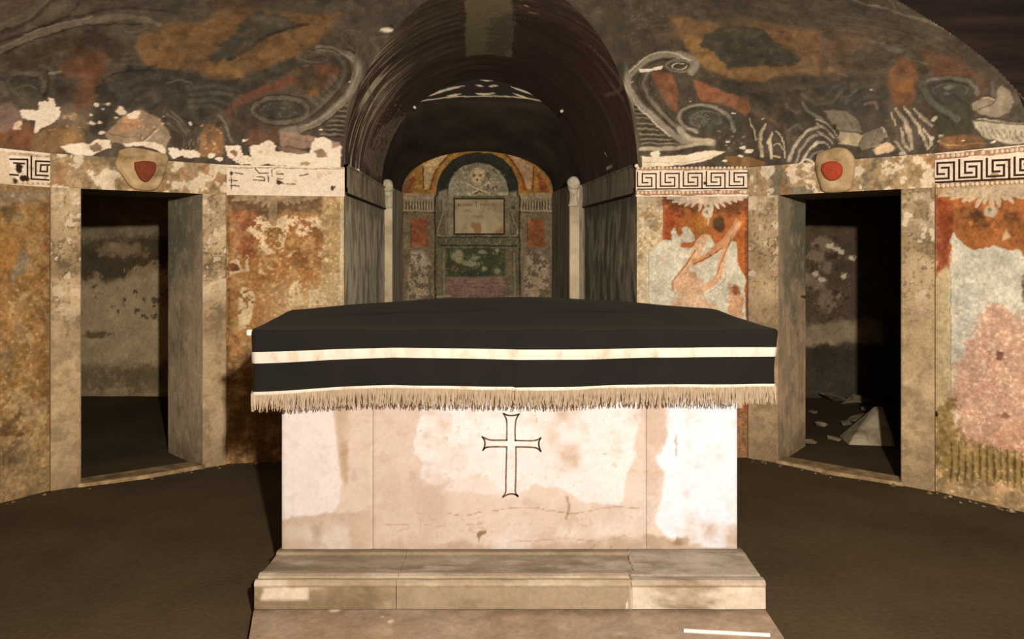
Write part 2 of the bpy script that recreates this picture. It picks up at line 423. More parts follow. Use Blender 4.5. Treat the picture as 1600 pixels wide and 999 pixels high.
def paint_right_panel(p):
    p.poly([(985, 290), (1175, 290), (1175, 740), (985, 740)], (200, 172, 130), rag=0)
    p.specks([(985, 300), (1040, 500)], (160, 122, 72), .30, 'm', .75); p.specks([(985, 300), (1040, 500)], (224, 196, 158), .26, 'f', .7)
    p.blob((1022, 350), 9, 12, (135, 112, 80), .7)
    p.poly([(1036, 306), (1172, 306), (1172, 745), (1036, 745)], (178, 96, 44), soft=1, rag=.4)          # the ochre field
    p.poly([(1036, 308), (1064, 308), (1060, 335), (1056, 368), (1036, 372)], (150, 62, 34), soft=8, rag=3, a=.85)
    p.poly([(1036, 308), (1170, 308), (1160, 330), (1115, 338), (1075, 332), (1040, 325)], (105, 66, 40), soft=8, rag=3, a=.8)
    p.specks([(1060, 325), (1165, 385)], (120, 72, 30), .2, 'f', .6)
    p.blob((1100, 350), 20, 22, (168, 110, 45), .7, soft=.9)
    p.stroke([(1166, 308), (1167, 400), (1167, 500), (1167, 720)], 9, (128, 66, 34), worn=.4, a=.8)
    p.poly([(1012, 400), (1036, 374), (1050, 377), (1047, 362), (1053, 356), (1059, 370), (1068, 366), (1064, 358), (1072, 352), (1079, 358), (1083, 368), (1086, 375), (1078, 380), (1065, 379), (1064, 386), (1080, 386), (1092, 378), (1102, 368),
            (1110, 369), (1118, 384), (1132, 386), (1144, 376), (1151, 379), (1152, 400), (1156, 420), (1166, 436), (1163, 470), (1168, 520), (1160, 640), (1014, 640)], (208, 192, 158), soft=1.2, rag=2.2)
    p.specks([(1030, 360), (1064, 420)], (165, 105, 60), .18, 'f', .7)
    p.poly([(1064, 386), (1094, 378), (1088, 385), (1078, 388), (1066, 387)], (176, 96, 46), rag=1, soft=1.2)
    p.poly([(1090, 372), (1100, 366), (1110, 368), (1092, 400), (1066, 435), (1056, 436)], (214, 165, 120), rag=.8, soft=1.5)     # the two slanting bars
    p.stroke([(1086, 392), (1070, 416), (1052, 437)], 2.2, (140, 88, 52), worn=.2)
    p.poly([(1150, 340), (1160, 350), (1132, 386), (1105, 404), (1083, 416), (1080, 408), (1104, 394), (1130, 372)], (206, 140, 86), rag=1, soft=1.6)
    p.stroke([(1134, 384), (1108, 400), (1083, 413)], 1.8, (120, 72, 42), worn=.2)
    p.stroke([(1152, 352), (1134, 385), (1124, 425), (1120, 436), (1098, 452)], 13, (214, 156, 108), worn=.15, taper=(.7, 1))
    p.stroke([(1142, 372), (1127, 410), (1116, 436)], 3, (176, 108, 66), worn=.2, a=.8)
    p.stroke([(1133, 420), (1132, 438), (1108, 458)], 2, (166, 104, 70), a=.6)
    p.blob((1074, 445), 25, 20, (208, 158, 116), 1, soft=.35, rag=.4)                                 # the bent figure
    p.ring((1074, 445), 24, 19, 3, (176, 118, 80), 90, 300, a=.7)
    p.specks([(1052, 428), (1100, 466)], (178, 120, 84), .2, 'f', .55)
    p.poly([(1046, 478), (1060, 462), (1100, 462), (1122, 480), (1140, 520), (1040, 520)], (216, 172, 128), soft=3, rag=2)
    p.poly([(1140, 448), (1156, 446), (1160, 470), (1158, 500), (1134, 500)], (192, 130, 84), soft=3, rag=3, a=.8)
    p.blob((1150, 452), 7, 9, (140, 76, 40), .8)
    p.stroke([(1014, 392), (1014, 500)], 1.5, (150, 118, 78), a=.7)
    p.blob((1124, 351), 10, 13, (92, 62, 38), .95, soft=.3, rag=.3)
    p.blob((1122, 347), 6, 7, (112, 82, 52), .6)
    leaves(p, (1105, 306), [(1043, 309), (1052, 315), (1061, 318), (1071, 321), (1081, 322), (1093, 328), (1103, 322), (1114, 329), (1123, 326), (1132, 323), (1142, 319), (1151, 315), (1161, 312), (1168, 308)], (214, 186, 152), (120, 84, 56), 8)
    p.poly([(1040, 304), (1170, 304), (1150, 312), (1105, 320), (1064, 312)], (206, 176, 140), soft=2, rag=1, a=.9)
    p.blob((1106, 332), 9, 10, (204, 178, 142), 1, soft=.25, rag=.3); p.blob((1105, 331), 3, 4, (120, 94, 66), .8)
    p.stroke([(1108, 340), (1106, 352)], 5, (196, 168, 130), taper=(1, .4))
    p.poly([(985, 640), (1175, 640), (1175, 745), (985, 745)], (150, 114, 74), soft=18, rag=8, a=.9); p.specks([(1150, 620), (1175, 740)], (112, 80, 48), .3, 'm', .7)
    p.stroke([(1036, 306), (1036, 372)], 1.6, (120, 70, 45), a=.8); p.wear(.42); p.mottle(.2, 1)

def paint_left_panel(p):
    p.poly([(345, 290), (545, 290), (545, 750), (345, 750)], (186, 148, 96), rag=0)
    p.specks([(502, 304), (538, 480)], (140, 104, 52), .28, 'm', .6); p.specks([(502, 304), (538, 480)], (218, 186, 140), .25, 'f', .6)
    p.stroke([(534, 304), (533, 480)], 7, (224, 196, 152), worn=.5)
    p.poly([(354, 306), (502, 306), (502, 750), (354, 750)], (166, 112, 58), soft=1, rag=.4)
    p.blob((440, 420), 60, 30, (166, 106, 50), .8, soft=.9); p.blob((480, 400), 25, 40, (146, 90, 46), .7, soft=.9); p.specks([(354, 350), (504, 560)], (186, 136, 82), .26, 'm', .55)
    p.poly([(366, 325), (398, 330), (396, 350), (384, 362), (396, 378), (392, 402), (366, 404), (360, 370)], (160, 84, 52), soft=8, rag=4, a=.8)
    p.poly([(354, 308), (502, 308), (502, 335), (450, 330), (420, 345), (395, 328), (354, 330)], (120, 88, 56), soft=4, rag=2)
    leaves(p, (430, 305), [(362, 314), (376, 312), (388, 317), (398, 318), (410, 323), (420, 324), (430, 340), (448, 320), (458, 318), (466, 316), (476, 313), (486, 311), (494, 309)], (178, 146, 104), (104, 76, 48), 9)
    p.stroke([(430, 306), (428, 322), (424, 350)], 14, (170, 140, 100), worn=.5)
    p.poly([(382, 360), (394, 345), (404, 334), (416, 342), (428, 352), (432, 342), (446, 336), (464, 336), (470, 340), (498, 334), (504, 345), (508, 392), (500, 384), (498, 372), (486, 366), (468, 372), (462, 364), (448, 368), (446, 380), (444, 394), (430, 396),
            (414, 400), (410, 392), (398, 398), (400, 380), (394, 368)], (222, 188, 142), soft=1.2, rag=3, keep=.12)
    p.specks([(396, 350), (450, 400)], (160, 118, 74), .2, 'f', .8)
    p.poly([(466, 342), (484, 344), (486, 354), (474, 352)], (176, 108, 66), rag=1.5, soft=1.5)
    for q in ([(446, 402), (458, 394), (466, 390), (464, 398), (452, 404)], [(402, 422), (408, 414), (412, 424), (416, 430), (404, 428)], [(352, 408), (370, 404), (374, 398), (378, 420), (390, 424), (386, 424), (366, 428), (354, 436)], [(370, 400), (374, 398), (376, 418), (372, 420)], [(384, 398), (388, 400), (390, 424), (384, 424)],
              [(372, 462), (378, 448), (392, 452), (400, 462), (398, 480), (390, 510), (372, 520)], [(446, 458), (458, 440), (470, 438), (470, 458), (476, 478), (450, 482)], [(480, 454), (500, 450), (508, 476), (482, 482)], [(496, 390), (504, 394), (502, 402), (496, 400)]):
        p.poly(q, (216, 182, 134), soft=1.2, rag=3, keep=.25)
    p.blob((363, 418), 10, 7, (120, 66, 34), .95, soft=.25, rag=.3)
    p.poly([(440, 440), (540, 440), (545, 500), (420, 500)], (206, 172, 124), soft=20, rag=10, a=.6)
    p.specks([(400, 400), (536, 500)], (216, 180, 132), .2, 'f', .6)
    p.poly([(340, 560), (545, 560), (545, 760), (340, 760)], (96, 68, 38), soft=30, rag=8, a=.8)  # lower wall painted darker, the altar's shadow put into the colour
    p.stroke([(357, 310), (357, 560)], 5, (118, 78, 42), worn=.6, a=.8); p.mix(np.arange(len(p.Q)), (158, 124, 80), .12 + .4 * smooth(-.02, .2, p.nm) * smooth(170, 130, p.C.mean(1))); p.wear(.42); p.mottle(.2, 2)

def paint_left_outer(p):
    p.poly([(-200, 290), (82, 290), (82, 830), (-200, 830)], (154, 106, 52), rag=0)
    p.poly([(-60, 296), (80, 296), (80, 308), (54, 318), (46, 308), (36, 322), (22, 314), (8, 326), (-60, 330)], (150, 122, 90), soft=3, rag=2)
    p.specks([(-30, 296), (80, 325)], (176, 146, 110), .2, 'f', .7)
    p.blob((20, 338), 16, 16, (98, 72, 36), .85, soft=.6, rag=.6)
    p.blob((4, 405), 20, 45, (186, 120, 52), .9, soft=.8, rag=.5)
    p.poly([(64, 305), (80, 305), (80, 700), (70, 640), (62, 480), (66, 400)], (124, 76, 34), soft=6, rag=2, a=.8)
    p.poly([(34, 390), (42, 398), (48, 420), (34, 425), (14, 446), (18, 425), (28, 408)], (150, 128, 94), soft=2, rag=2)
    for q in ([(14, 470), (30, 450), (44, 440), (48, 460), (30, 476), (16, 502)], [(38, 500), (50, 520), (48, 560), (40, 552)], [(4, 610), (46, 600), (52, 640), (48, 668), (20, 655), (4, 640)], [(0, 690), (40, 680), (66, 668), (56, 700), (20, 705), (0, 706)], [(56, 650), (70, 645), (74, 660), (62, 668)]):
        p.poly(q, (184, 148, 96), soft=2.5, rag=3, a=.8, keep=.2)
    p.specks([(-40, 430), (76, 690)], (104, 70, 30), .2, 'm', .65); p.specks([(-40, 430), (76, 700)], (190, 156, 106), .17, 'f', .6)
    p.poly([(-200, 690), (80, 690), (80, 830), (-200, 830)], (140, 112, 72), soft=20, rag=8, a=.85)
    p.poly([(2, 655), (30, 650), (36, 678), (14, 684), (0, 676)], (84, 60, 28), soft=4, rag=4, a=.7)
    for x in (4, 14, 60, 68): p.stroke([(x, 700), (x + 1, 750)], 2.5, (98, 74, 42), a=.5)
    p.stroke([(52, 600), (52, 680)], 2, (110, 76, 40), a=.6); p.specks([(40, 430), (80, 720)], (176, 142, 94), .3, 'm', .75); p.specks([(-40, 470), (60, 700)], (168, 132, 84), .26, 'm', .6); p.specks([(-40, 330), (60, 470)], (120, 80, 36), .2, 'm', .6); p.mix(np.arange(len(p.Q)), (142, 112, 72), .26 + .5 * smooth(-.05, .2, p.nm)); p.wear(.42); p.mottle(.2, 3)

def paint_right_outer(p):
    p.poly([(1455, 290), (1900, 290), (1900, 860), (1455, 860)], (196, 150, 104), rag=0)
    p.poly([(1462, 305), (1900, 300), (1900, 470), (1700, 440), (1600, 412), (1484, 400)], (166, 96, 46), soft=2, rag=1)
    p.poly([(1462, 312), (1484, 318), (1486, 380), (1482, 420), (1462, 430)], (150, 62, 32), soft=6, rag=2, a=.85)
    p.blob((1524, 338), 22, 18, (88, 56, 32), .8, soft=.8); p.blob((1580, 350), 25, 14, (104, 64, 32), .7, soft=.8)
    p.specks([(1490, 325), (1640, 395)], (120, 74, 30), .22, 'f', .6); p.specks([(1490, 340), (1640, 395)], (190, 118, 58), .2, 'm', .6)
    p.poly([(1464, 428), (1478, 416), (1488, 430), (1488, 640), (1464, 640)], (198, 168, 118), soft=3, rag=2)
    p.poly([(1484, 420), (1486, 376), (1490, 362), (1498, 372), (1508, 384), (1522, 392), (1540, 388), (1556, 384), (1572, 390), (1590, 392), (1602, 402), (1680, 430), (1680, 500), (1620, 640), (1500, 700), (1486, 640)], (206, 192, 160), soft=1.4, rag=2.5)
    p.poly([(1572, 358), (1576, 372), (1568, 376)], (214, 170, 120), rag=2)
    p.blob((1512, 500), 18, 60, (176, 168, 148), .6, soft=.9); p.blob((1500, 560), 12, 30, (196, 190, 166), .6, soft=.9)
    p.poly([(1490, 580), (1510, 545), (1526, 520), (1532, 490), (1546, 474), (1562, 470), (1578, 480), (1590, 500), (1640, 470), (1700, 500), (1700, 716), (1600, 712), (1540, 706), (1494, 690)], (204, 148, 112), soft=9, rag=5, a=.9)
    p.specks([(1490, 500), (1700, 712)], (190, 122, 88), .27, 'm', .55); p.specks([(1490, 480), (1700, 712)], (228, 188, 152), .26, 'f', .55)
    p.specks([(1490, 540), (1700, 720)], (222, 168, 138), .2, 'm', .55)
    p.ring((1556, 500), 20, 26, 6, (214, 160, 122), 180, 370, a=.6)
    p.blob((1563, 558), 6, 8, (122, 80, 56), .9, soft=.4, rag=.8); p.blob((1570, 650), 8, 5, (138, 88, 58), .8, rag=.8)
    p.blob((1602, 450), 6, 26, (96, 78, 56), .9, soft=.6)
    p.poly([(1462, 640), (1488, 628), (1500, 690), (1540, 704), (1700, 718), (1700, 770), (1462, 750)], (142, 112, 58), soft=8, rag=5, a=.9)
    for x in range(1486, 1680, 11): p.stroke([(x, 690 + (x - 1486) * .14), (x + 1, 728), (x, 752 + (x - 1486) * .1)], 4.5, (86, 64, 28), a=.7, taper=(.4, .7), worn=.5)
    for x in range(1491, 1680, 11): p.stroke([(x, 706), (x + 1, 750)], 2.5, (182, 148, 86), a=.55, worn=.5)
    p.poly([(1462, 750), (1520, 756), (1700, 790), (1700, 860), (1462, 860)], (160, 128, 82), soft=8, rag=6, a=.9)
    p.specks([(1462, 745), (1640, 830)], (206, 176, 132), .2, 'f', .6)
    leaves(p, (1550, 296), [(1468, 306), (1478, 306), (1487, 311), (1497, 308), (1506, 315), (1516, 314), (1526, 324), (1538, 318), (1550, 326), (1562, 322), (1570, 312), (1582, 316), (1592, 307), (1606, 310), (1620, 303)], (206, 174, 134), (110, 76, 48), 11)
    p.poly([(1466, 296), (1640, 284), (1640, 300), (1580, 306), (1545, 312), (1500, 304)], (196, 164, 124), soft=3, rag=1)
    p.blob((1548, 330), 12, 11, (198, 170, 132), 1, soft=.3, rag=.3); p.blob((1546, 328), 4, 4, (124, 98, 68), .7)
    p.stroke([(1486, 425), (1486, 640)], 1.6, (140, 104, 64), a=.7)
    p.blob((1462, 648), 3.5, 4, (40, 26, 14), .95, soft=.3); p.wear(.42); p.mottle(.17, 4)

wall_fl, PL_L = wall_panel('wall_front_left', L2, L3, paint_left_panel)
wall_fr, PL_R = wall_panel('wall_front_right', R3, R2, paint_right_panel)
wall_lo, PL_LO = wall_panel('wall_left', L0, L1, paint_left_outer, u0=-.0)
wall_ro, PL_RO = wall_panel('wall_right', R1, R0, paint_right_outer, u1=math.dist(R1, R0) + .10)
EXT = stone_mat('old_plaster', [(96, 62, 30), (138, 92, 46), (164, 122, 72)], 5., patch=((186, 150, 104), .6, 7.))
def plain_wall(name, pts, z0, z1, mat):
    V, Fc = [], []
    for a, b in zip(pts[:-1], pts[1:]):
        k = len(V); V += [(*a, z0), (*b, z0), (*b, z1), (*a, z1)]; Fc.append((k, k + 1, k + 2, k + 3))
    return tag(mesh(name, V, Fc, mat), kind='structure')
plain_wall('wall_left_rear', [L0, RING[4]], 0, ZT, EXT)
plain_wall('wall_right_rear', [R0, RING[11]], 0, ZT, EXT)
plain_wall('wall_back', RING[5:11], 0, ZT, EXT)
DK = stone_mat('dark_arm_plaster', [(22, 16, 13), (34, 24, 20), (52, 38, 29)], 3., stretch=(.5, .5, 5), K=1.0)
for nm, sg in (('right', 1), ('left', -1)):
    pts = [arm_pt(sg * 3.1, -AA), arm_pt(sg * 4.4, -AA), arm_pt(sg * 4.4, AA), arm_pt(sg * 3.22, 1.38) if sg > 0 else arm_pt(sg * 3.1, AA)]
    plain_wall('wall_arm_' + nm, pts, 0, SPR + 1.16, DK)

# ================================================================ THE DOME
def dome_grid(th0, th1, n, t0, m, tmax=True):
    th = np.linspace(th0, th1, n); tc = t_cross(th) if tmax else np.ones(n)
    p0 = math.acos(t0); k = np.linspace(0, 1, m)
    pc = np.arccos(np.clip(tc, 0, 1))
    lo = np.maximum(pc, 0)
    psi = lo[:, None] + (np.maximum(p0, lo + .001)[:, None] - lo[:, None]) * k[None, :]
    T = np.cos(psi); TH = th[:, None] + 0 * T
    X, Y = dome_xy(TH, T)
    return np.stack([X, Y, dome_z(T)], -1), dome_chart(TH, T).reshape(-1, 2)

def paint_dome(p):
    dark, ln = (62, 50, 36), (46, 36, 25)
    p.C *= (1 + .5 * p.nl)[:, None]
    p.specks([(0, 0), (1599, 255)], (84, 68, 48), .18, 'm', .5); p.specks([(0, 0), (1599, 255)], (46, 38, 28), .14, 'm', .5)
    # ---- left bay
    p.crop = Crop(0, 0, .2602)
    p.stroke([(-60, 130), (40, 60), (130, 0)], 120, (84, 62, 48)); p.stroke([(-40, 190), (120, 120), (230, 50), (280, -10)], 62, (98, 82, 58), worn=.15)
    p.stroke([(0, 205), (110, 165), (220, 100), (310, 0)], 22, (56, 44, 28), worn=.2); p.stroke([(180, 170), (300, 105), (400, 0)], 60, (92, 76, 54), worn=.2)
    p.stroke([(-20, 270), (100, 215), (230, 165), (400, 105), (440, 60), (480, -10)], 16, (54, 42, 28), worn=.2); p.stroke([(430, 85), (540, 50), (660, 20)], 36, (82, 70, 50))
    p.stroke([(550, 65), (800, 25), (1100, 15)], 50, (70, 58, 42)); p.stroke([(460, 100), (700, 55), (1076, 70)], 18, (52, 42, 30), worn=.2)
    p.stroke([(-40, 340), (150, 232), (350, 160), (550, 122), (750, 108), (900, 130), (960, 150)], 46, (110, 92, 66), worn=.12)
    p.stroke([(-30, 315), (150, 212), (350, 142), (560, 104)], 8, (136, 116, 84), worn=.3)
    p.stroke([(-40, 372), (150, 262), (350, 186), (560, 148), (760, 146), (850, 150)], 10, ln, worn=.2)
    p.ring((810, 165), 75, 28, 12, (104, 86, 62), -80, 150)
    p.poly([(20, 340), (200, 270), (420, 190), (640, 175), (640, 260), (420, 290), (280, 420), (60, 430)], (60, 44, 27), soft=20, rag=10, a=.8)
    p.blob((200, 305), 60, 22, (84, 66, 42), .7, soft=.9); p.blob((380, 330), 60, 30, (94, 68, 46), .6, soft=.9)
    p.poly([(830, 210), (1000, 170), (1100, 120), (1100, 430), (980, 418), (890, 395), (840, 350), (820, 280)], (128, 84, 38), soft=10, rag=6)
    p.poly([(370, 400), (440, 345), (560, 310), (660, 295), (645, 400), (610, 500), (560, 620), (500, 690), (440, 650), (420, 560), (480, 470), (390, 460)], (120, 66, 34), soft=14, rag=9, a=.9)
    p.blob((480, 310), 60, 25, (82, 46, 24), .8, soft=.8); p.blob((560, 420), 60, 45, (106, 54, 26), .7, soft=.8); p.blob((430, 440), 55, 22, (122, 86, 58), .6, soft=.9)
    p.blob((700, 330), 60, 110, (64, 48, 30), .8, soft=.9)
    for y in (330, 360, 390): p.stroke([(740, y), (800, y - 12), (860, y)], 14, (88, 74, 54), a=.7)
    p.poly([(550, 640), (580, 520), (700, 440), (830, 410), (1090, 415), (1090, 640), (900, 650), (780, 640), (620, 800), (500, 830), (560, 720)], (52, 45, 35), soft=14, rag=9, a=.95)
    p.stroke([(620, 480), (760, 430), (1000, 420)], 12, (40, 33, 25)); p.stroke([(700, 560), (820, 480), (960, 460)], 40, (74, 64, 48), a=.7); p.blob((980, 570), 70, 70, (88, 72, 56), .75, soft=.7)
    p.stroke([(820, 600), (900, 560)], 40, (76, 66, 50), a=.7)
    for a_, w_, c_ in (((110, 62), 34, (92, 78, 58)), ((86, 44), 10, ln)): p.ring((160, 510), a_[0], a_[1] + 8, w_, c_, 130, 395)
    p.blob((150, 508), 80, 45, (50, 42, 30), .9, soft=.5); p.stroke([(90, 535), (160, 510), (220, 540)], 18, (92, 84, 58), a=.8); p.blob((140, 590), 70, 60, (92, 82, 56), .7, soft=.8)
    p.stroke([(250, 400), (320, 440), (325, 520), (290, 600)], 32, (84, 72, 54)); p.stroke([(290, 430), (300, 500), (262, 590)], 12, ln); p.stroke([(8, 510), (40, 575)], 34, (98, 84, 60)); p.stroke([(300, 445), (380, 435)], 14, (132, 116, 88))
    p.blob((390, 540), 70, 60, (58, 46, 34), .8, soft=.8); p.poly([(-20, 640), (60, 600), (110, 660), (130, 720), (70, 800), (-20, 830)], (146, 104, 82), soft=12, rag=8, a=.85)
    p.poly([(300, 690), (400, 620), (480, 650), (560, 650), (520, 780), (340, 790), (290, 760)], (110, 82, 58), soft=15, rag=9, a=.8)
    p.poly([(60, 780), (150, 725), (215, 775), (225, 900), (-20, 900), (-20, 830)], (126, 70, 32), soft=10, rag=7); p.poly([(200, 800), (300, 760), (480, 740), (520, 860), (400, 910), (210, 910)], (128, 86, 42), soft=12, rag=8)
    p.blob((400, 830), 90, 50, (168, 116, 56), .8, soft=.8); p.blob((420, 710), 26, 30, (186, 140, 90), .8, soft=.4, rag=.9); p.blob((480, 740), 50, 40, (130, 98, 60), .6)
    p.specks([(200, 700), (520, 900)], (184, 140, 86), .17, 'f', .7)
    W = (216, 186, 150)
    p.poly([(105, 665), (130, 650), (180, 668), (225, 655), (230, 620), (280, 612), (292, 592), (318, 596), (330, 640), (358, 642), (350, 690), (325, 722), (290, 748), (240, 770), (215, 800), (208, 770), (195, 722), (130, 712)], W, soft=3, rag=4)
    p.poly([(78, 740), (120, 722), (132, 750), (120, 785), (80, 780)], (200, 164, 128), soft=4, rag=4)
    for c, rx, ry in (((636, 622), 22, 12), ((548, 738), 20, 14), ((615, 797), 18, 10), ((720, 672), 26, 20), ((605, 740), 12, 8), ((575, 625), 14, 14), ((616, 655), 9, 6), ((690, 710), 12, 8), ((540, 690), 9, 9)): p.blob(c, rx, ry, (206, 178, 142), .95, soft=.25, rag=.6)
    p.poly([(640, 800), (700, 735), (760, 685), (830, 665), (920, 690), (985, 755), (1030, 830), (990, 890), (860, 875), (650, 855)], (160, 122, 84), soft=5, rag=5)
    p.poly([(700, 760), (750, 700), (830, 700), (830, 760), (740, 790)], (188, 132, 86), soft=8, rag=4); p.poly([(760, 690), (800, 668), (832, 680), (820, 715), (775, 715)], (224, 192, 152), soft=3, rag=3)
    p.specks([(830, 680), (1000, 870)], (196, 158, 116), .23, 'f', .8); p.stroke([(850, 640), (840, 720), (850, 860)], 8, (96, 70, 46), a=.7); p.stroke([(650, 800), (780, 820), (840, 800)], 8, (100, 76, 50), a=.8)
    p.poly([(870, 850), (950, 780), (1020, 830), (985, 900), (880, 880)], (150, 122, 86), soft=3, rag=1); p.stroke([(950, 780), (868, 860)], 8, (206, 176, 134)); p.stroke([(930, 780), (860, 850)], 8, (86, 62, 40), a=.8)
    p.poly([(365, 872), (450, 868), (545, 862), (560, 850), (590, 836), (660, 838), (668, 890), (620, 905), (560, 935), (480, 925), (400, 912)], W, soft=3, rag=4); p.blob((580, 890), 25, 20, (130, 96, 62), .9, soft=.3, rag=.8)
    p.poly([(735, 862), (830, 855), (960, 862), (992, 895), (1000, 945), (940, 905), (880, 888), (760, 882)], W, soft=3, rag=2.5)
    p.specks([(150, 830), (380, 910)], W, .12, 'f', .8)
    # ---- left bay, towards the middle
    p.crop = Crop(260, 0, .2703)
    p.poly([(-20, 120), (200, 120), (330, 50), (600, 65), (900, 90), (1010, 80), (990, 140), (880, 230), (760, 320), (640, 370), (500, 420), (380, 462), (260, 455), (180, 415), (-20, 410)], (122, 79, 36), soft=16, rag=9)
    p.specks([(0, 100), (950, 440)], (140, 94, 44), .2, 'm', .5); p.specks([(0, 100), (950, 440)], (98, 64, 32), .2, 'm', .5)
    p.blob((420, 40), 180, 40, (96, 62, 34), .7, soft=.9); p.blob((100, 60), 120, 60, (66, 56, 40), .8, soft=.9); p.blob((800, 60), 150, 40, (82, 64, 44), .6, soft=.9)
    p.poly([(215, 330), (300, 265), (380, 205), (440, 125), (520, 72), (640, 78), (720, 118), (800, 148), (640, 195), (560, 235), (480, 295), (420, 345), (330, 362), (230, 360)], (66, 58, 43), soft=12, rag=7)
    p.stroke([(350, 350), (450, 300), (560, 225), (700, 165), (820, 145)], 26, (50, 38, 24), a=.8); p.blob((540, 110), 90, 30, (86, 74, 54), .7, soft=.9)
    p.blob((340, 415), 130, 42, (160, 105, 44), .9, soft=.8); p.blob((600, 300), 160, 50, (124, 82, 42), .6, soft=.9)
    p.poly([(-20, 405), (200, 430), (290, 472), (430, 452), (600, 402), (740, 325), (770, 380), (600, 470), (450, 545), (330, 625), (200, 700), (-20, 720)], (57, 49, 37), soft=10, rag=8, a=.95)
    for q in ([(120, 500), (260, 490), (420, 520)], [(140, 545), (280, 530), (390, 550)], [(130, 580), (270, 575), (360, 600)], [(140, 620), (260, 610), (320, 640)]): p.stroke(q, 30, (82, 73, 55), a=.8)
    p.stroke([(0, 480), (70, 465), (150, 480)], 12, (112, 98, 76), a=.7); p.stroke([(60, 490), (100, 560), (60, 640)], 60, (46, 38, 28), a=.7); p.stroke([(420, 470), (560, 430), (700, 390)], 34, (72, 64, 46), a=.7)
    for q in ([(0, 660), (50, 690), (120, 780)], [(10, 720), (60, 760)], [(30, 640), (90, 700), (130, 760)]): p.stroke(q, 16, (104, 90, 74), a=.8)
    p.blob((140, 720), 40, 40, (38, 32, 24), .9, soft=.6); p.blob((143, 718), 11, 16, (200, 190, 170), .95, soft=.3); p.blob((425, 640), 12, 14, (150, 138, 112), .9)
    p.poly([(330, 650), (400, 575), (520, 520), (640, 468), (745, 425), (775, 470), (640, 525), (500, 575), (400, 655), (345, 700)], (114, 58, 33), soft=8, rag=6, a=.95)
    p.poly([(330, 660), (440, 600), (520, 650), (620, 740), (480, 760), (360, 740)], (70, 46, 36), soft=14, rag=8, a=.8); p.blob((450, 650), 60, 70, (52, 44, 32), .8, soft=.8)
    p.poly([(760, 400), (900, 360), (1000, 380), (990, 470), (900, 540), (820, 580), (760, 520)], (82, 54, 34), soft=12, rag=6, a=.85); p.blob((930, 410), 60, 50, (104, 56, 32), .85, soft=.6); p.blob((850, 540), 45, 34, (140, 86, 38), .9, soft=.5, rag=.8)
    p.stroke([(760, 450), (860, 440)], 30, (66, 58, 42), a=.8); p.stroke([(720, 550), (800, 560), (860, 590)], 26, (90, 80, 60), a=.7)
    for i in range(6): p.stroke([(960 - i * 22, 440 + i * 32), (985 - i * 20, 470 + i * 30)], 24, (92, 80, 58), a=.8)
    V1, V2 = (126, 110, 84), (150, 133, 102)
    p.stroke([(880, 275), (980, 290), (1065, 325), (1105, 395), (1095, 480), (1030, 575), (920, 675), (800, 742), (670, 765)], 66, V1, worn=.1)
    p.stroke([(1010, 300), (1085, 360), (1095, 440), (1050, 540), (940, 650), (820, 720)], 16, V2, worn=.2)
    p.stroke([(780, 300), (900, 272), (1000, 300), (1052, 375), (1042, 460), (965, 570), (860, 655), (700, 728)], 9, ln, worn=.1)
    p.stroke([(790, 322), (900, 296), (995, 325), (1025, 400), (1005, 480), (920, 590), (820, 668)], 24, (92, 79, 58), worn=.1); p.stroke([(800, 345), (900, 320), (980, 350), (998, 410), (975, 480), (890, 580)], 7, ln)
    p.stroke([(1060, 285), (1132, 380), (1124, 485), (1045, 595), (905, 715), (780, 775)], 10, (44, 35, 25), worn=.1)
    p.ring((840, 325), 80, 32, 18, (100, 85, 62), 60, 340); p.ring((880, 335), 60, 26, 12, (92, 78, 58), -60, 140)
    p.blob((655, 640), 170, 80, (64, 56, 42), .9, soft=.4, rag=.15); p.ring((660, 640), 158, 76, 30, (98, 85, 64)); p.ring((660, 640), 128, 56, 8, ln); p.ring((660, 640), 176, 92, 7, ln, a=.7); p.specks([(540, 590), (780, 690)], (98, 88, 66), .25, 'f', .7)
    for y, x0, x1 in ((545, 1060, 1095), (575, 1050, 1092), (605, 1025, 1085), (640, 995, 1070), (670, 970, 1052), (697, 945, 1032), (724, 930, 1030), (752, 918, 1022), (780, 890, 1020)):
        p.stroke([(x0, y + 2), (x1, y)], 13, (118, 104, 76), worn=.2, crv=False); p.stroke([(x0, y + 16), (x1, y + 14)], 10, (40, 34, 24), worn=.1, crv=False)
    p.stroke([(1020, 235), (1025, 190), (1080, 180), (1130, 200), (1150, 225)], 14, (92, 78, 58)); p.stroke([(1015, 215), (1060, 270), (1115, 320), (1140, 400), (1130, 470)], 22, (94, 80, 58)); p.stroke([(1050, 200), (1085, 265), (1135, 320), (1160, 400)], 8, ln)
    p.stroke([(1110, 220), (1170, 280), (1195, 350), (1180, 400)], 44, (76, 64, 46), a=.8)
    for i in range(8): p.stroke([(1100 + i * 10, 235 + i * 20), (1150 + i * 6, 225 + i * 21)], 8, (112, 98, 72), a=.8, crv=False)
    p.stroke([(1170, 235), (1225, 300), (1245, 330)], 20, (96, 82, 60)); p.stroke([(1180, 235), (1250, 215), (1330, 218)], 20, (98, 84, 62)); p.stroke([(1225, 270), (1270, 255)], 20, (52, 42, 30)); p.stroke([(1140, 460), (1200, 370), (1300, 290), (1400, 240)], 14, (92, 78, 58), a=.7)
    p.blob((1272, 174), 38, 15, (230, 206, 172), 1, soft=.2, rag=.3); p.blob((1295, 155), 14, 14, (40, 26, 18), .9, soft=.4); p.blob((1065, 467), 22, 9, (206, 178, 140), .95, soft=.25)
    p.poly([(190, 770), (250, 700), (320, 760), (335, 900), (180, 900)], (152, 98, 50), soft=10, rag=8); p.specks([(190, 720), (340, 900)], (196, 144, 86), .25, 'f', .8)
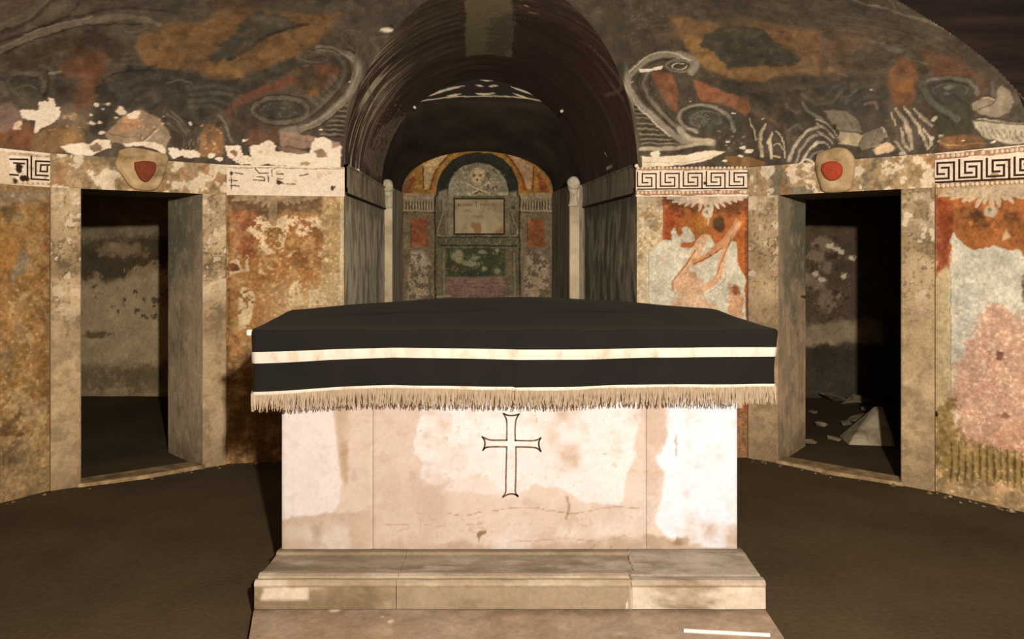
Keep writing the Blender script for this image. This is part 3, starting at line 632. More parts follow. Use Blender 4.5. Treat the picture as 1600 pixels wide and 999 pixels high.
    p.stroke([(300, 670), (340, 730), (380, 815)], 20, (128, 104, 78)); p.stroke([(330, 680), (370, 760)], 8, (66, 48, 36)); p.poly([(480, 760), (640, 750), (660, 830), (560, 850), (470, 830)], (112, 66, 40), soft=12, rag=8, a=.9)
    p.poly([(650, 755), (760, 770), (880, 800), (1000, 830), (1000, 885), (850, 860), (660, 845)], (168, 122, 90), soft=5, rag=4, a=.95); p.stroke([(640, 850), (740, 862), (860, 890)], 14, (110, 82, 60)); p.stroke([(680, 785), (820, 820), (870, 850)], 6, (120, 86, 62), a=.7)
    for i in range(5): p.stroke([(95 + i * 18, 870), (100 + i * 20, 800)], 7, (140, 116, 84), a=.8, taper=(1, .3))
    W2 = (222, 193, 157)
    p.poly([(335, 842), (430, 836), (442, 895), (470, 905), (480, 850), (540, 842), (590, 815), (640, 845), (625, 878), (700, 888), (830, 882), (850, 840), (865, 800), (920, 796), (965, 820), (955, 860), (1005, 850), (1005, 975), (700, 962), (500, 942), (430, 938), (345, 910)], W2, soft=2.5, rag=4.5)
    p.poly([(640, 850), (760, 862), (830, 880), (760, 892), (650, 874)], (140, 102, 74), soft=3, rag=2); p.blob((900, 882), 36, 20, (130, 92, 62), .9, soft=.3, rag=.9); p.blob((380, 880), 22, 14, (134, 92, 58), .95, soft=.3, rag=.7); p.blob((800, 940), 24, 14, (150, 118, 72), .9, soft=.3, rag=.8); p.blob((540, 880), 16, 9, (190, 150, 108), .8)
    p.specks([(340, 900), (520, 950)], (150, 100, 58), .2, 'f', .8)
    for c, rx, ry in (((52, 893), 32, 28), ((140, 895), 50, 22), ((258, 900), 22, 16), ((300, 915), 20, 14), ((452, 808), 16, 14), ((890, 752), 14, 8)): p.blob(c, rx, ry, W2, 1, soft=.2, rag=.5)
    # ---- right bay, towards the middle
    p.crop = Crop(960, 0, .2703)
    p.blob((60, 100), 160, 120, (76, 64, 46), .7, soft=.9); p.specks([(0, 20), (320, 260)], (100, 88, 64), .2, 'f', .5); p.stroke([(210, 145), (300, 150)], 14, (116, 104, 80), a=.7); p.stroke([(810, 40), (880, 45)], 14, (110, 98, 76), a=.7)
    p.poly([(310, 90), (480, 125), (640, 120), (740, 90), (860, 110), (1000, 160), (1210, 180), (1210, 360), (1010, 415), (860, 465), (700, 452), (560, 420), (470, 350), (420, 270), (360, 190)], (130, 87, 44), soft=20, rag=10)
    p.specks([(320, 90), (1180, 450)], (150, 100, 48), .2, 'm', .5); p.specks([(320, 90), (1180, 450)], (106, 70, 40), .2, 'm', .5)
    p.poly([(390, 200), (490, 210), (560, 270), (620, 340), (650, 400), (620, 430), (540, 410), (470, 350), (410, 280)], (152, 102, 44), soft=10, rag=5)
    p.poly([(485, 262), (520, 205), (600, 170), (740, 140), (860, 170), (940, 240), (1020, 300), (1130, 345), (1010, 385), (860, 375), (740, 388), (640, 408), (640, 360), (560, 290)], (62, 56, 42), soft=9, rag=6)
    p.blob((700, 150), 130, 70, (80, 68, 48), .75, soft=.9); p.stroke([(860, 150), (940, 180), (1010, 215)], 34, (100, 58, 38), a=.8); p.stroke([(920, 230), (1030, 290), (1130, 350)], 30, (104, 64, 36), a=.8)
    p.poly([(640, 400), (860, 380), (1000, 400), (1184, 380), (1184, 430), (1000, 440), (860, 470), (660, 450)], (148, 102, 52), soft=12, rag=6, a=.8); p.blob((300, 200), 110, 60, (100, 74, 48), .7, soft=.9)
    p.poly([(440, 450), (520, 487), (640, 535), (780, 568), (805, 620), (765, 670), (650, 615), (500, 580), (470, 520)], (152, 82, 42), soft=8, rag=5)
    p.poly([(215, 420), (330, 420), (362, 520), (366, 645), (310, 620), (250, 530)], (140, 76, 40), soft=8, rag=4); p.specks([(215, 420), (370, 640)], (110, 62, 34), .25, 'f', .6)
    p.poly([(370, 420), (450, 430), (470, 540), (400, 620), (370, 600)], (70, 58, 44), soft=10, rag=5, a=.9); p.poly([(800, 560), (1000, 520), (1200, 500), (1200, 740), (1040, 800), (980, 900), (900, 700)], (62, 52, 38), soft=16, rag=9, a=.9)
    p.poly([(120, 600), (200, 680), (330, 780), (360, 830), (150, 850)], (60, 52, 38), soft=12, rag=6)
    p.poly([(500, 760), (700, 740), (820, 780), (840, 930), (640, 930), (560, 840)], (70, 58, 40), soft=12, rag=8)
    U1, U2, U3 = (146, 128, 100), (184, 165, 132), (118, 102, 78)
    p.stroke([(450, 415), (472, 370), (420, 332), (300, 318), (180, 345), (95, 415), (78, 480), (125, 575), (215, 680), (330, 765), (440, 820), (570, 825)], 60, U1, worn=.08)
    p.stroke([(440, 350), (310, 306), (180, 330), (75, 420), (62, 480), (110, 580), (200, 690), (320, 785)], 12, U2, worn=.2)
    p.stroke([(400, 400), (430, 372), (390, 345), (300, 345), (200, 375), (140, 430), (140, 500), (190, 590), (280, 690), (380, 755), (480, 775)], 9, (48, 38, 27), worn=.08)
    p.ring((375, 378), 75, 34, 22, U3, -10, 330); p.ring((375, 380), 42, 18, 10, U2, 0, 300)
    p.stroke([(190, 420), (170, 480), (200, 560), (270, 650), (370, 730), (480, 750)], 26, U3, worn=.1); p.stroke([(215, 430), (205, 490), (240, 580), (330, 680), (420, 728)], 8, (48, 38, 27))
    for i in range(9): p.stroke([(235 + i * 16, 500 + i * 22), (262 + i * 14, 490 + i * 22)], 9, (92, 66, 42), a=.7)
    p.stroke([(380, 740), (440, 800), (560, 815)], 40, (166, 148, 116), worn=.15)
    p.poly([(132, 392), (200, 398), (282, 382), (272, 405), (200, 412), (142, 416)], (214, 194, 160), soft=2.5, rag=1.5); p.stroke([(62, 466), (90, 474), (112, 468)], 9, (196, 176, 142))
    p.blob((540, 690), 150, 90, (66, 60, 46), .9, soft=.4, rag=.1); p.stroke([(480, 760), (400, 720), (378, 670), (410, 625), (490, 608), (580, 622), (655, 670), (695, 760)], 25, (138, 122, 94), worn=.1); p.stroke([(470, 735), (412, 700), (405, 665), (440, 636), (510, 632), (590, 650), (640, 700)], 10, (50, 44, 34))
    p.ring((530, 688), 90, 46, 16, (96, 86, 66), 120, 400)
    for i in range(12):
        a = math.radians(200 + i * 22); p.stroke([(490 + 18 * math.cos(a), 690 + 12 * math.sin(a)), (490 + 66 * math.cos(a), 690 + 40 * math.sin(a))], 9, (124, 112, 86), a=.8, taper=(.4, 1), crv=False)
    p.stroke([(690, 690), (740, 780)], 50, (60, 62, 46), a=.6); p.specks([(560, 720), (760, 900)], (150, 134, 102), .16, 'f', .8)
    for i, (y, x1) in enumerate(((600, 130), (630, 140), (660, 165), (690, 195), (720, 225), (748, 250), (776, 300), (804, 350), (830, 430))):
        p.stroke([(104 + i * 6, y), (x1, y + 3)], 13, (130, 114, 86), worn=.2, crv=False, taper=(1, .4)); p.stroke([(104 + i * 6, y + 15), (x1, y + 17)], 9, (46, 38, 28), worn=.1, crv=False)
    p.stroke([(150, 862), (350, 856), (480, 838), (570, 818)], 34, (164, 146, 112), worn=.15); p.stroke([(150, 888), (350, 882), (560, 850)], 14, (64, 52, 38)); p.poly([(158, 905), (400, 898), (560, 872), (642, 880), (560, 930), (400, 950), (160, 952)], (210, 186, 148), soft=4, rag=3)
    p.stroke([(170, 940), (420, 940), (600, 900)], 5, (150, 126, 94), a=.7); p.blob((240, 890), 22, 16, (220, 198, 164), 1, soft=.2, rag=.8); p.poly([(640, 905), (780, 910), (880, 935), (870, 955), (640, 952)], (140, 90, 40), soft=4, rag=3)
    for q, w in (([(872, 715), (852, 770), (848, 840), (852, 905)], 28), ([(905, 770), (895, 830), (912, 915)], 26), ([(930, 760), (975, 820), (995, 920)], 16), ([(790, 680), (812, 760), (822, 815)], 14), ([(915, 850), (945, 838), (975, 870)], 12), ([(920, 900), (960, 915)], 14)): p.stroke(q, w, (188, 164, 126), worn=.25, taper=(.6, .8))
    p.stroke([(960, 700), (1000, 770), (1010, 850)], 18, (92, 64, 42), a=.8); p.stroke([(830, 650), (900, 690), (960, 740)], 30, (112, 70, 46), a=.7)
    for q, w, c in (([(1015, 930), (1050, 840), (1110, 770), (1200, 735)], 26, (170, 150, 122)), ([(1050, 930), (1090, 850), (1140, 800), (1210, 780)], 20, (150, 132, 106)), ([(1085, 930), (1120, 870), (1160, 835), (1210, 825)], 20, (188, 168, 138)), ([(1110, 930), (1150, 885), (1200, 870)], 16, (140, 124, 98)), ([(1090, 590), (1130, 640), (1200, 690)], 22, (120, 108, 86)), ([(990, 600), (1040, 650), (1060, 640)], 20, (88, 78, 60)), ([(1010, 760), (1060, 720), (1080, 750)], 22, (92, 84, 66)), ([(1080, 540), (1150, 580), (1210, 600)], 26, (84, 76, 58))): p.stroke(q, w, c, worn=.2)
    p.stroke([(1035, 900), (1075, 830), (1150, 770)], 6, (70, 58, 44)); p.stroke([(1070, 910), (1110, 850), (1190, 805)], 6, (70, 58, 44)); p.stroke([(1060, 930), (1110, 915), (1170, 935)], 20, (206, 180, 142))
    for c, rx, ry in (((742, 858), 16, 10), ((782, 876), 24, 12), ((655, 822), 12, 8), ((432, 586), 12, 4), ((682, 656), 12, 4), ((635, 940), 18, 9), ((722, 905), 12, 7), ((865, 685), 7, 5), ((122, 961), 8, 6)): p.blob(c, rx, ry, (216, 196, 164), 1, soft=.25, rag=.6)
    # ---- right bay, outer half
    p.crop = Crop(1280, 0, .2703)
    p.poly([(-20, 60), (300, 110), (620, 190), (900, 330), (1000, 470), (960, 560), (800, 440), (560, 300), (200, 200), (-20, 170)], (80, 64, 44), soft=26, rag=10, a=.8)
    for y in (0, 1, 2, 3): p.stroke([(40 + y * 30, 90 + y * 40), (350, 120 + y * 42), (640, 200 + y * 50), (820, 300 + y * 40)], 10, (104, 88, 60), a=.55, worn=.5)
    p.blob((100, 260), 170, 80, (120, 78, 44), .7, soft=.9); p.blob((100, 390), 120, 50, (122, 84, 46), .8, soft=.9); p.stroke([(60, 400), (160, 440)], 22, (140, 100, 58), a=.7)
    p.blob((330, 360), 110, 70, (70, 60, 40), .8, soft=.9); p.stroke([(370, 250), (420, 290), (480, 300)], 34, (108, 96, 76), a=.7)
    p.poly([(565, 265), (700, 305), (850, 360), (945, 440), (985, 520), (935, 565), (880, 480), (740, 440), (640, 430), (600, 380)], (106, 64, 38), soft=12, rag=6); p.blob((740, 340), 60, 28, (122, 70, 40), .8, soft=.8)
    p.poly([(395, 400), (470, 335), (560, 345), (585, 450), (565, 560), (505, 615), (430, 615), (395, 520)], (130, 74, 36), soft=12, rag=6); p.blob((500, 500), 60, 60, (148, 86, 38), .8, soft=.8); p.blob((600, 415), 45, 30, (58, 48, 36), .85, soft=.6); p.stroke([(550, 350), (620, 370)], 18, (120, 104, 84), a=.7)
    p.poly([(-10, 470), (150, 450), (300, 450), (400, 520), (420, 620), (400, 700), (280, 660), (150, 640), (-10, 620)], (66, 57, 43), soft=12, rag=8, a=.95)
    for q, w, c in (([(80, 500), (150, 480), (120, 540)], 30, (92, 84, 66)), ([(150, 600), (210, 520), (330, 490)], 26, (86, 78, 62)), ([(200, 610), (280, 560), (380, 560)], 24, (82, 72, 58)), ([(270, 600), (330, 590), (350, 630)], 22, (128, 100, 80)), ([(0, 600), (80, 590), (110, 560)], 26, (98, 86, 66))): p.stroke(q, w, c, a=.85)
    p.stroke([(170, 570), (240, 530)], 10, (40, 34, 26), a=.8); p.blob((305, 518), 10, 8, (180, 160, 130), .9, soft=.3)
    p.poly([(560, 460), (660, 640), (720, 700), (700, 800), (600, 760), (560, 620)], (74, 54, 42), soft=12, rag=8, a=.9); p.poly([(660, 620), (880, 600), (900, 700), (860, 790), (700, 800)], (62, 56, 38), soft=12, rag=8)
    p.poly([(30, 630), (150, 645), (235, 700), (255, 775), (110, 755), (55, 690)], (130, 112, 84), soft=5, rag=2); p.stroke([(150, 660), (200, 740)], 6, (92, 76, 54), a=.7); p.poly([(230, 640), (330, 650), (360, 730), (250, 775)], (72, 62, 46), soft=6, rag=4)
    p.poly([(122, 758), (248, 785), (228, 865), (108, 832)], (164, 142, 104), soft=2.5, rag=1); p.poly([(250, 780), (362, 728), (388, 785), (322, 860), (232, 895), (222, 850)], (118, 100, 74), soft=2.5, rag=1.2); p.stroke([(250, 782), (226, 862)], 5, (66, 52, 36)); p.stroke([(345, 745), (300, 850)], 7, (76, 62, 44), a=.8); p.stroke([(365, 730), (390, 790)], 10, (180, 160, 122))
    p.blob((376, 860), 52, 32, (204, 168, 124), 1, soft=.3, rag=.4); p.stroke([(330, 850), (400, 838)], 5, (150, 116, 82), a=.7)
    for q in ([(-10, 690), (50, 720), (100, 780), (112, 810)], [(-10, 720), (40, 750), (90, 800)], [(-10, 770), (40, 790), (80, 830)], [(-10, 820), (40, 830), (60, 870)]): p.stroke(q, 15, (160, 142, 116), worn=.2); p.stroke(np.array(q) + (4, 13), 6, (66, 54, 42))
    p.blob((98, 735), 14, 26, (40, 30, 22), .9, soft=.4)
    for q, w in (([(445, 625), (490, 690), (520, 780), (535, 865)], 24), ([(495, 615), (550, 700), (590, 790), (622, 865)], 22), ([(545, 625), (600, 680), (650, 725)], 20), ([(470, 735), (490, 820), (520, 885)], 20), ([(430, 815), (470, 850), (500, 885)], 18), ([(590, 740), (630, 800), (632, 860)], 18), ([(420, 640), (440, 720)], 12)): p.stroke(q, w, (172, 148, 114), worn=.22, taper=(.6, .7))
    for c in ((640, 800), (690, 820), (480, 882), (700, 790), (660, 690)): p.blob(c, 14, 9, (190, 170, 134), .9, soft=.3, rag=.8)
    p.blob((760, 530), 150, 75, (64, 57, 44), .9, soft=.4, rag=.15); p.stroke([(598, 500), (650, 462), (760, 448), (870, 476), (925, 545)], 24, (112, 100, 78), worn=.1); p.stroke([(600, 480), (640, 580), (720, 650), (800, 690)], 36, (94, 86, 68), worn=.15); p.stroke([(640, 500), (700, 475), (780, 470), (860, 500)], 8, (46, 40, 30))
    p.ring((760, 530), 100, 46, 12, (88, 80, 62), 150, 380); p.blob((740, 508), 24, 16, (124, 112, 92), .9, soft=.5); p.blob((735, 550), 14, 12, (110, 100, 80), .8)
    p.poly([(888, 600), (960, 570), (1010, 585), (1020, 530), (1050, 500), (1100, 530), (1115, 590), (1090, 650), (1030, 682), (950, 668), (888, 645)], (152, 128, 94), soft=4, rag=2); p.stroke([(985, 480), (1005, 540), (1000, 580)], 16, (104, 92, 72)); p.stroke([(930, 640), (1000, 610), (1020, 560)], 7, (92, 74, 52)); p.stroke([(960, 572), (1005, 580)], 9, (206, 180, 142))
    p.poly([(885, 700), (950, 684), (1060, 705), (1220, 715), (1220, 825), (1040, 825), (940, 790), (900, 740)], (176, 156, 122), soft=4, rag=3); p.stroke([(900, 695), (1030, 712), (1220, 720)], 9, (92, 78, 58)); p.stroke([(885, 680), (1000, 690), (1220, 700)], 12, (60, 50, 38))
    for i in range(8): p.stroke([(930 + i * 34, 735 + i * 4), (960 + i * 34, 800 + i * 2)], 10, (128, 110, 84), a=.8)
    p.poly([(1090, 660), (1220, 560), (1220, 690), (1100, 690)], (66, 60, 44), soft=12, rag=4); p.poly([(700, 800), (850, 770), (950, 800), (970, 850), (720, 885)], (142, 88, 40), soft=8, rag=5); p.stroke([(700, 836), (900, 825), (1000, 826)], 6, (186, 136, 80)); p.poly([(680, 860), (1000, 835), (1220, 825), (1220, 840), (1000, 856), (680, 890)], (90, 58, 34), soft=4, rag=2)
    p.blob((840, 805), 7, 6, (220, 200, 160), 1, soft=.3); p.blob((1005, 820), 12, 8, (220, 206, 176), 1, soft=.3); p.poly([(660, 850), (690, 800), (640, 905)], (170, 146, 108), rag=2)
    p.stroke([(160, -10), (350, 42), (480, 82), (620, 122), (700, 160), (830, 218)], 15, (128, 110, 82), worn=.45, a=.9); p.stroke([(400, 0), (430, 50), (480, 80)], 9, (120, 104, 78), a=.8); p.stroke([(640, 110), (720, 165), (830, 222)], 12, (150, 126, 92), worn=.5)
    p.crop = None; g_ = p.C.mean(1, keepdims=True); p.C = np.where(g_ < 130, g_ + (p.C - g_) * .84, p.C) * .97; p.grime((74, 61, 45), .20); p.C *= (1 + .6 * p.nb * smooth(190, 120, p.C.mean(1)))[:, None]; p.mottle(.16, 5)

PA, QA = dome_grid(math.radians(-78), math.radians(78), int(1000 * RES), .52, int(300 * RES))
dp = Paint(DOME, PA.reshape(-1, 3), QA, (74, 61, 45), warp=.012); paint_dome(dp)
PB, QB = dome_grid(math.radians(78), math.radians(282), 200, .52, 40)
PC, QC = dome_grid(math.radians(-180), math.radians(180), 180, .001, 30, False)
tt = np.linspace(.001, .52, 30); thc = np.linspace(-math.pi, math.pi, 180)
X_, Y_ = dome_xy(thc[:, None] + 0 * tt[None], 0 * thc[:, None] + tt[None]); PC = np.stack([X_, Y_, dome_z(0 * X_ + tt[None])], -1)
dk = np.clip(lin((62, 50, 36)) / (KD * TINT), 0, 1)
def under_dome(V):
    return (ARMS[1].height(V[:, 0], V[:, 1]) <= V[:, 2]) & (ARMS[2].height(V[:, 0], V[:, 1]) <= V[:, 2])
dome = grid('ceiling', [PA, PB, PC], FR, [dp.albedo(KD), np.tile(dk, (PB.shape[0] * PB.shape[1], 1)), np.tile(dk, (PC.shape[0] * PC.shape[1], 1))], keep=under_dome)
tag(dome, kind='structure')
# side-arm vaults
for nm, sg in (('right', 1), ('left', -1)):
    ph = np.linspace(0, math.pi, 120); v = np.sign(np.cos(ph)) * abs(np.cos(ph)) ** .4 * AA; h = SPR + 1.14 * np.sin(ph) ** .4
    P = np.zeros((120, 24, 3))
    for i in range(120):
        ws = np.linspace(.7, 3.4, 900); xy = np.array([C0 + sg * w * E1 + v[i] * E2 for w in ws])
        th, t = dome_t(xy[:, 0], xy[:, 1]); k = int(np.argmax(np.where(t <= 1, dome_z(t), 0) < h[i])); w0 = ws[k]
        for j, w in enumerate(np.linspace(w0, 4.4, 24)): P[i, j] = (*(C0 + sg * w * E1 + v[i] * E2), h[i])
    tag(grid('ceiling_arm_' + nm, P, DK), kind='structure')

# ================================================================ PAINTED FRIEZES between the doorways
FRIEZE = fresco_mat('frieze_paint', bmp=.2); LINE = plain_mat('umber_line', (58, 38, 22), K=KW, var=.25)
def meander_lines(pl, x0, W, n, yb, H, flip=1):
    """Greek key: two interlocking hooks per unit; x0 = left foot of the first unit, yb(x) = foot line, all read off the photograph"""
    out = []
    for i in range(n):
        def q(u, v):
            x = x0 + (i + u) * W; return pl.px(x, yb(x) - v * H)
        out.append([q(*c) for c in ((0, 0), (1, 0), (1, 1), (.40, 1), (.40, .42), (.64, .42))])
        out.append([q(*c) for c in ((.19, 1.1), (.19, .18), (.81, .18), (.81, .74), (.56, .74))])
    return out
def frieze(name, pl, x0, x1, lines, w, painter, beads=None):
    u0, u1 = (pl.u(x0), pl.u(x1)); t = .012
    n, m = int((u1 - u0) / .0045), 50
    U, Z = np.meshgrid(np.linspace(u0, u1, n), np.linspace(ZB, ZT, m), indexing='ij'); P = pl.pt(U, Z, t)
    p = Paint(pl, P.reshape(-1, 3), np.stack([U.ravel(), Z.ravel()], 1), (240, 212, 176)); painter(p)
    # rim faces top and bottom so the band has thickness
    top = pl.pt(np.stack([U[:, -1]] * 2, 1), ZT, np.array([[t, -.05]])); bot = pl.pt(np.stack([U[:, 0]] * 2, 1), ZB, np.array([[-.05, t]]))
    end = lambda uu: pl.pt(uu, np.stack([Z[0]] * 2, 1), np.array([[t, -.05]]))
    c = p.albedo(KW); cc = np.tile(np.median(c, 0), (2 * n, 1)); c2 = np.tile(np.median(c, 0), (2 * m, 1))
    o = grid(name, [P, top, bot, end(u0), end(u1)], FRIEZE, [c, cc, cc, c2, c2], smooth_=False); tag(o, kind='structure')
    if lines:
        k = mesh('meander', *strips(pl, lines, w, t + .0012), mat=LINE, parent=o); tag(k, 'dark painted Greek key line')
    if beads:
        V, Fc = [], []
        for (x, y, r) in beads:
            u, z = pl.px(x, y); k = len(V); r = r * pl.mpp((u, z)); s = 8
            for a in range(s): V.append(pl.pt(u + r * math.cos(a * 2 * math.pi / s), z + r * 1.1 * math.sin(a * 2 * math.pi / s), t + .0005))
            V.append(pl.pt(u, z, t + .006)); Fc += [(k + a, k + (a + 1) % s, k + s) for a in range(s)]
        b = mesh('beading', V, Fc, BEAD, parent=o, smooth_=True); tag(b, 'rows of small pale painted beads', kind='stuff')
    return o
BEAD = plain_mat('bead_paint', (228, 192, 152), K=KW, var=.1)
def ln(a, b): return lambda x: a[1] + (b[1] - a[1]) * (x - a[0]) / (b[0] - a[0])
def bead_band(p, x0, x1, tf, bf, h):
    xs = np.linspace(x0, x1, 8)
    for f in (tf, bf): p.stroke([(x, f(x)) for x in xs], h, (176, 124, 86), crv=False, worn=.15, soft=.15)
    for f, s in ((tf, 1), (bf, -1)):
        p.stroke([(x, f(x) + s * h * .5) for x in xs], 1.2, (120, 84, 58), crv=False, worn=.4); p.stroke([(x, f(x) - s * h * .5) for x in xs], 1.2, (120, 84, 58), crv=False, worn=.4)
    p.mottle(.08, 6)
tR, bR, kR = ln((1000, 263), (1166, 262.5)), ln((1000, 301.5), (1150, 300.5)), ln((1000, 296), (1166, 294.5))
def fr_right(p): bead_band(p, 994, 1172, tR, bR, 6); p.blob((1102, 286), 4, 2.5, (40, 26, 16), 1); p.blob((1165, 298), 9, 5, (190, 168, 130), 1); p.specks([(994, 262), (1170, 304)], (196, 158, 118), .16, 'm', .5); p.stroke([(1168, 260), (1169, 304)], 2.5, (120, 84, 52))
bd = [(x + random.uniform(-.6, .6), f(x), random.uniform(1.7, 2.4)) for f in (tR, bR) for x in np.arange(997, 1164, 6.4) if random.random() < .93]
ml_ = meander_lines(PL_R, 988.8, 35.8, 5, kR, 24); ml_[0][0] = PL_R.px(996, kR(996))
frieze('trim_1', PL_R, 993.5, 1170.5, ml_, .0098, fr_right, bd)
tL, bL = ln((1462, 245.5), (1600, 233.5)), ln((1462, 291), (1600, 284)); kRo = ln((1470, 285), (1600, 279))
def fr_right_o(p): bead_band(p, 1460, 1640, tL, bL, 7.5); p.blob((1555, 274), 6, 5, (170, 136, 96), .9); p.specks([(1460, 240), (1640, 300)], (200, 164, 122), .16, 'm', .5)
bd = [(x + random.uniform(-.8, .8), f(x), random.uniform(2.2, 3.2)) for f in (tL, bL) for x in np.arange(1467, 1628, 7.7) if random.random() < .93]
frieze('trim_2', PL_RO, 1462, 1630, meander_lines(PL_RO, 1449, 43.2, 4, kRo, 30), .0125, fr_right_o, bd)
def fr_left(p):
    p.specks([(356, 258), (540, 304)], (206, 168, 124), .15, 'm', .6); p.stroke([(356, 262), (538, 264)], 2, (170, 130, 88), worn=.5)
    for c, rx, ry in (((363, 271), 3, 3), ((519, 294), 3.5, 5), ((436, 285), 5, 3.5)): p.blob(c, rx, ry, (70, 46, 28), .95, soft=.3, rag=.8)
    for q in ([(399, 264), (405, 271), (418, 271), (418, 284)], [(402, 277), (412, 277), (412, 283), (396, 282)], [(424, 266), (424, 276)], [(424, 266), (430, 264)], [(432, 272), (443, 272)], [(433, 279), (444, 279)], [(432, 286), (444, 286)], [(469, 274), (482, 272)], [(368, 270), (380, 272)], [(358, 282), (372, 283)], [(360, 290), (374, 291)], [(362, 270), (362, 296)], [(448, 286), (462, 287)]):
        p.stroke(q, 2.4, (84, 58, 36), crv=False, worn=.5)
    p.blob((510, 294), 4, 3, (236, 226, 206), .9); p.mottle(.07, 7)
frieze('trim_3', PL_L, 353, 538.5, None, 0, fr_left)
kLo = ln((0, 277), (76, 283))
def fr_left_o(p):
    p.stroke([(-40, 237), (78, 244)], 6, (186, 146, 108), crv=False, worn=.5); p.stroke([(-40, 284), (78, 287)], 6, (186, 146, 108), crv=False, worn=.5)
    p.blob((29, 262), 6, 9, (50, 34, 22), 1, soft=.3); p.blob((36, 279), 7, 6, (50, 34, 22), 1, soft=.3); p.blob((22, 282), 5, 4, (66, 44, 26), 1)
    p.poly([(-40, 236), (12, 238), (14, 262), (20, 286), (-40, 284)], (222, 190, 148), soft=2, rag=2); p.specks([(-30, 236), (78, 290)], (176, 136, 94), .15, 'm', .6); p.mottle(.08, 8)
lo = [[PL_LO.px(*c) for c in q] for q in ([(14, 249), (41, 249.5), (41, 279)], [(20, 255), (36, 256)], [(47, 245), (47, 280), (74, 281.5)], [(78, 253), (54, 252), (54, 274), (73, 275)], [(76, 258), (62, 258), (61, 268), (72, 268.5), (72, 261)], [(78, 262), (78, 270)], [(14, 273), (26, 274)])]
bd = [(x, 239.5 + x * .075, 2.2) for x in np.arange(10, 74, 8) if random.random() < .5] + [(x, 285.5 + (x - 40) * .06, 2.6) for x in np.arange(30, 76, 8)]
frieze('trim_4', PL_LO, -70, 79, lo, .0105, fr_left_o, bd)

# ================================================================ STONE DOORWAYS
ST = stone_mat('door_stone', [(104, 82, 54), (160, 128, 86), (182, 148, 104), (204, 172, 128)], 8., patch=((216, 184, 142), .67, 15.), K=KW, bmp=.4)
ST2 = stone_mat('door_stone_inner', [(70, 62, 48), (104, 90, 66), (132, 112, 80), (160, 132, 92)], 4., stretch=(1, 1, .35), patch=((170, 142, 100), .64, 8.), K=KW * .9, bmp=.35)
STL = stone_mat('lintel_stone', [(104, 90, 66), (160, 124, 82), (176, 140, 96), (196, 164, 120)], 9., patch=((224, 196, 156), .555, 13.), K=KW, bmp=.4)
RED = {1: plain_mat('red_paint_dull', (120, 58, 36), K=KW, var=.15), 2: plain_mat('red_paint', (166, 66, 40), K=KW, var=.12)}
SILL = stone_mat('sill_stone', [(92, 70, 44), (150, 120, 80), (186, 156, 112)], 9., K=KW)
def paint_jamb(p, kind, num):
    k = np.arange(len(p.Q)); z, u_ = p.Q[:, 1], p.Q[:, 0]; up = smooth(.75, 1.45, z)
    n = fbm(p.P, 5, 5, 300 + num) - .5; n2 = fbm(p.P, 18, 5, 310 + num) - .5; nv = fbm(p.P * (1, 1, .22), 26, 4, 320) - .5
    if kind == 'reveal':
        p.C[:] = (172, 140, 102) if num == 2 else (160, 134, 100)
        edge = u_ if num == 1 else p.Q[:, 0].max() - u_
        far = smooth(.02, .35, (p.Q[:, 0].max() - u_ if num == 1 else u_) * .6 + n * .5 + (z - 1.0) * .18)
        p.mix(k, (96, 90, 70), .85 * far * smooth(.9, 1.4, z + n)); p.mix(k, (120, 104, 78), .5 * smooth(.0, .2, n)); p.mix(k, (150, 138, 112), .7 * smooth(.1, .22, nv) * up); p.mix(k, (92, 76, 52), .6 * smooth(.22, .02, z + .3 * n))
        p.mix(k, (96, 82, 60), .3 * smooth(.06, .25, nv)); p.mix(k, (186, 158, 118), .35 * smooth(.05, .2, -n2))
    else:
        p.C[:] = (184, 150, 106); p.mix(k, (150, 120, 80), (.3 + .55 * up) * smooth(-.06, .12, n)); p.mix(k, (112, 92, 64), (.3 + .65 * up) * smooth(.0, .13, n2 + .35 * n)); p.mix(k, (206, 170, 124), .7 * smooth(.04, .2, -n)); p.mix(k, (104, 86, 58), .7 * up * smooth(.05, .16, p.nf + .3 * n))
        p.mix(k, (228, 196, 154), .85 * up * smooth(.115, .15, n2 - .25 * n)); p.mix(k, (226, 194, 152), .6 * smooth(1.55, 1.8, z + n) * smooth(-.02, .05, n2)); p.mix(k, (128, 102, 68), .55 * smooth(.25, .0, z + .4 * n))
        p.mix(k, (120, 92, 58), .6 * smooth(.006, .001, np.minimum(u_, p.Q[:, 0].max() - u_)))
    p.mottle(.13, 20)
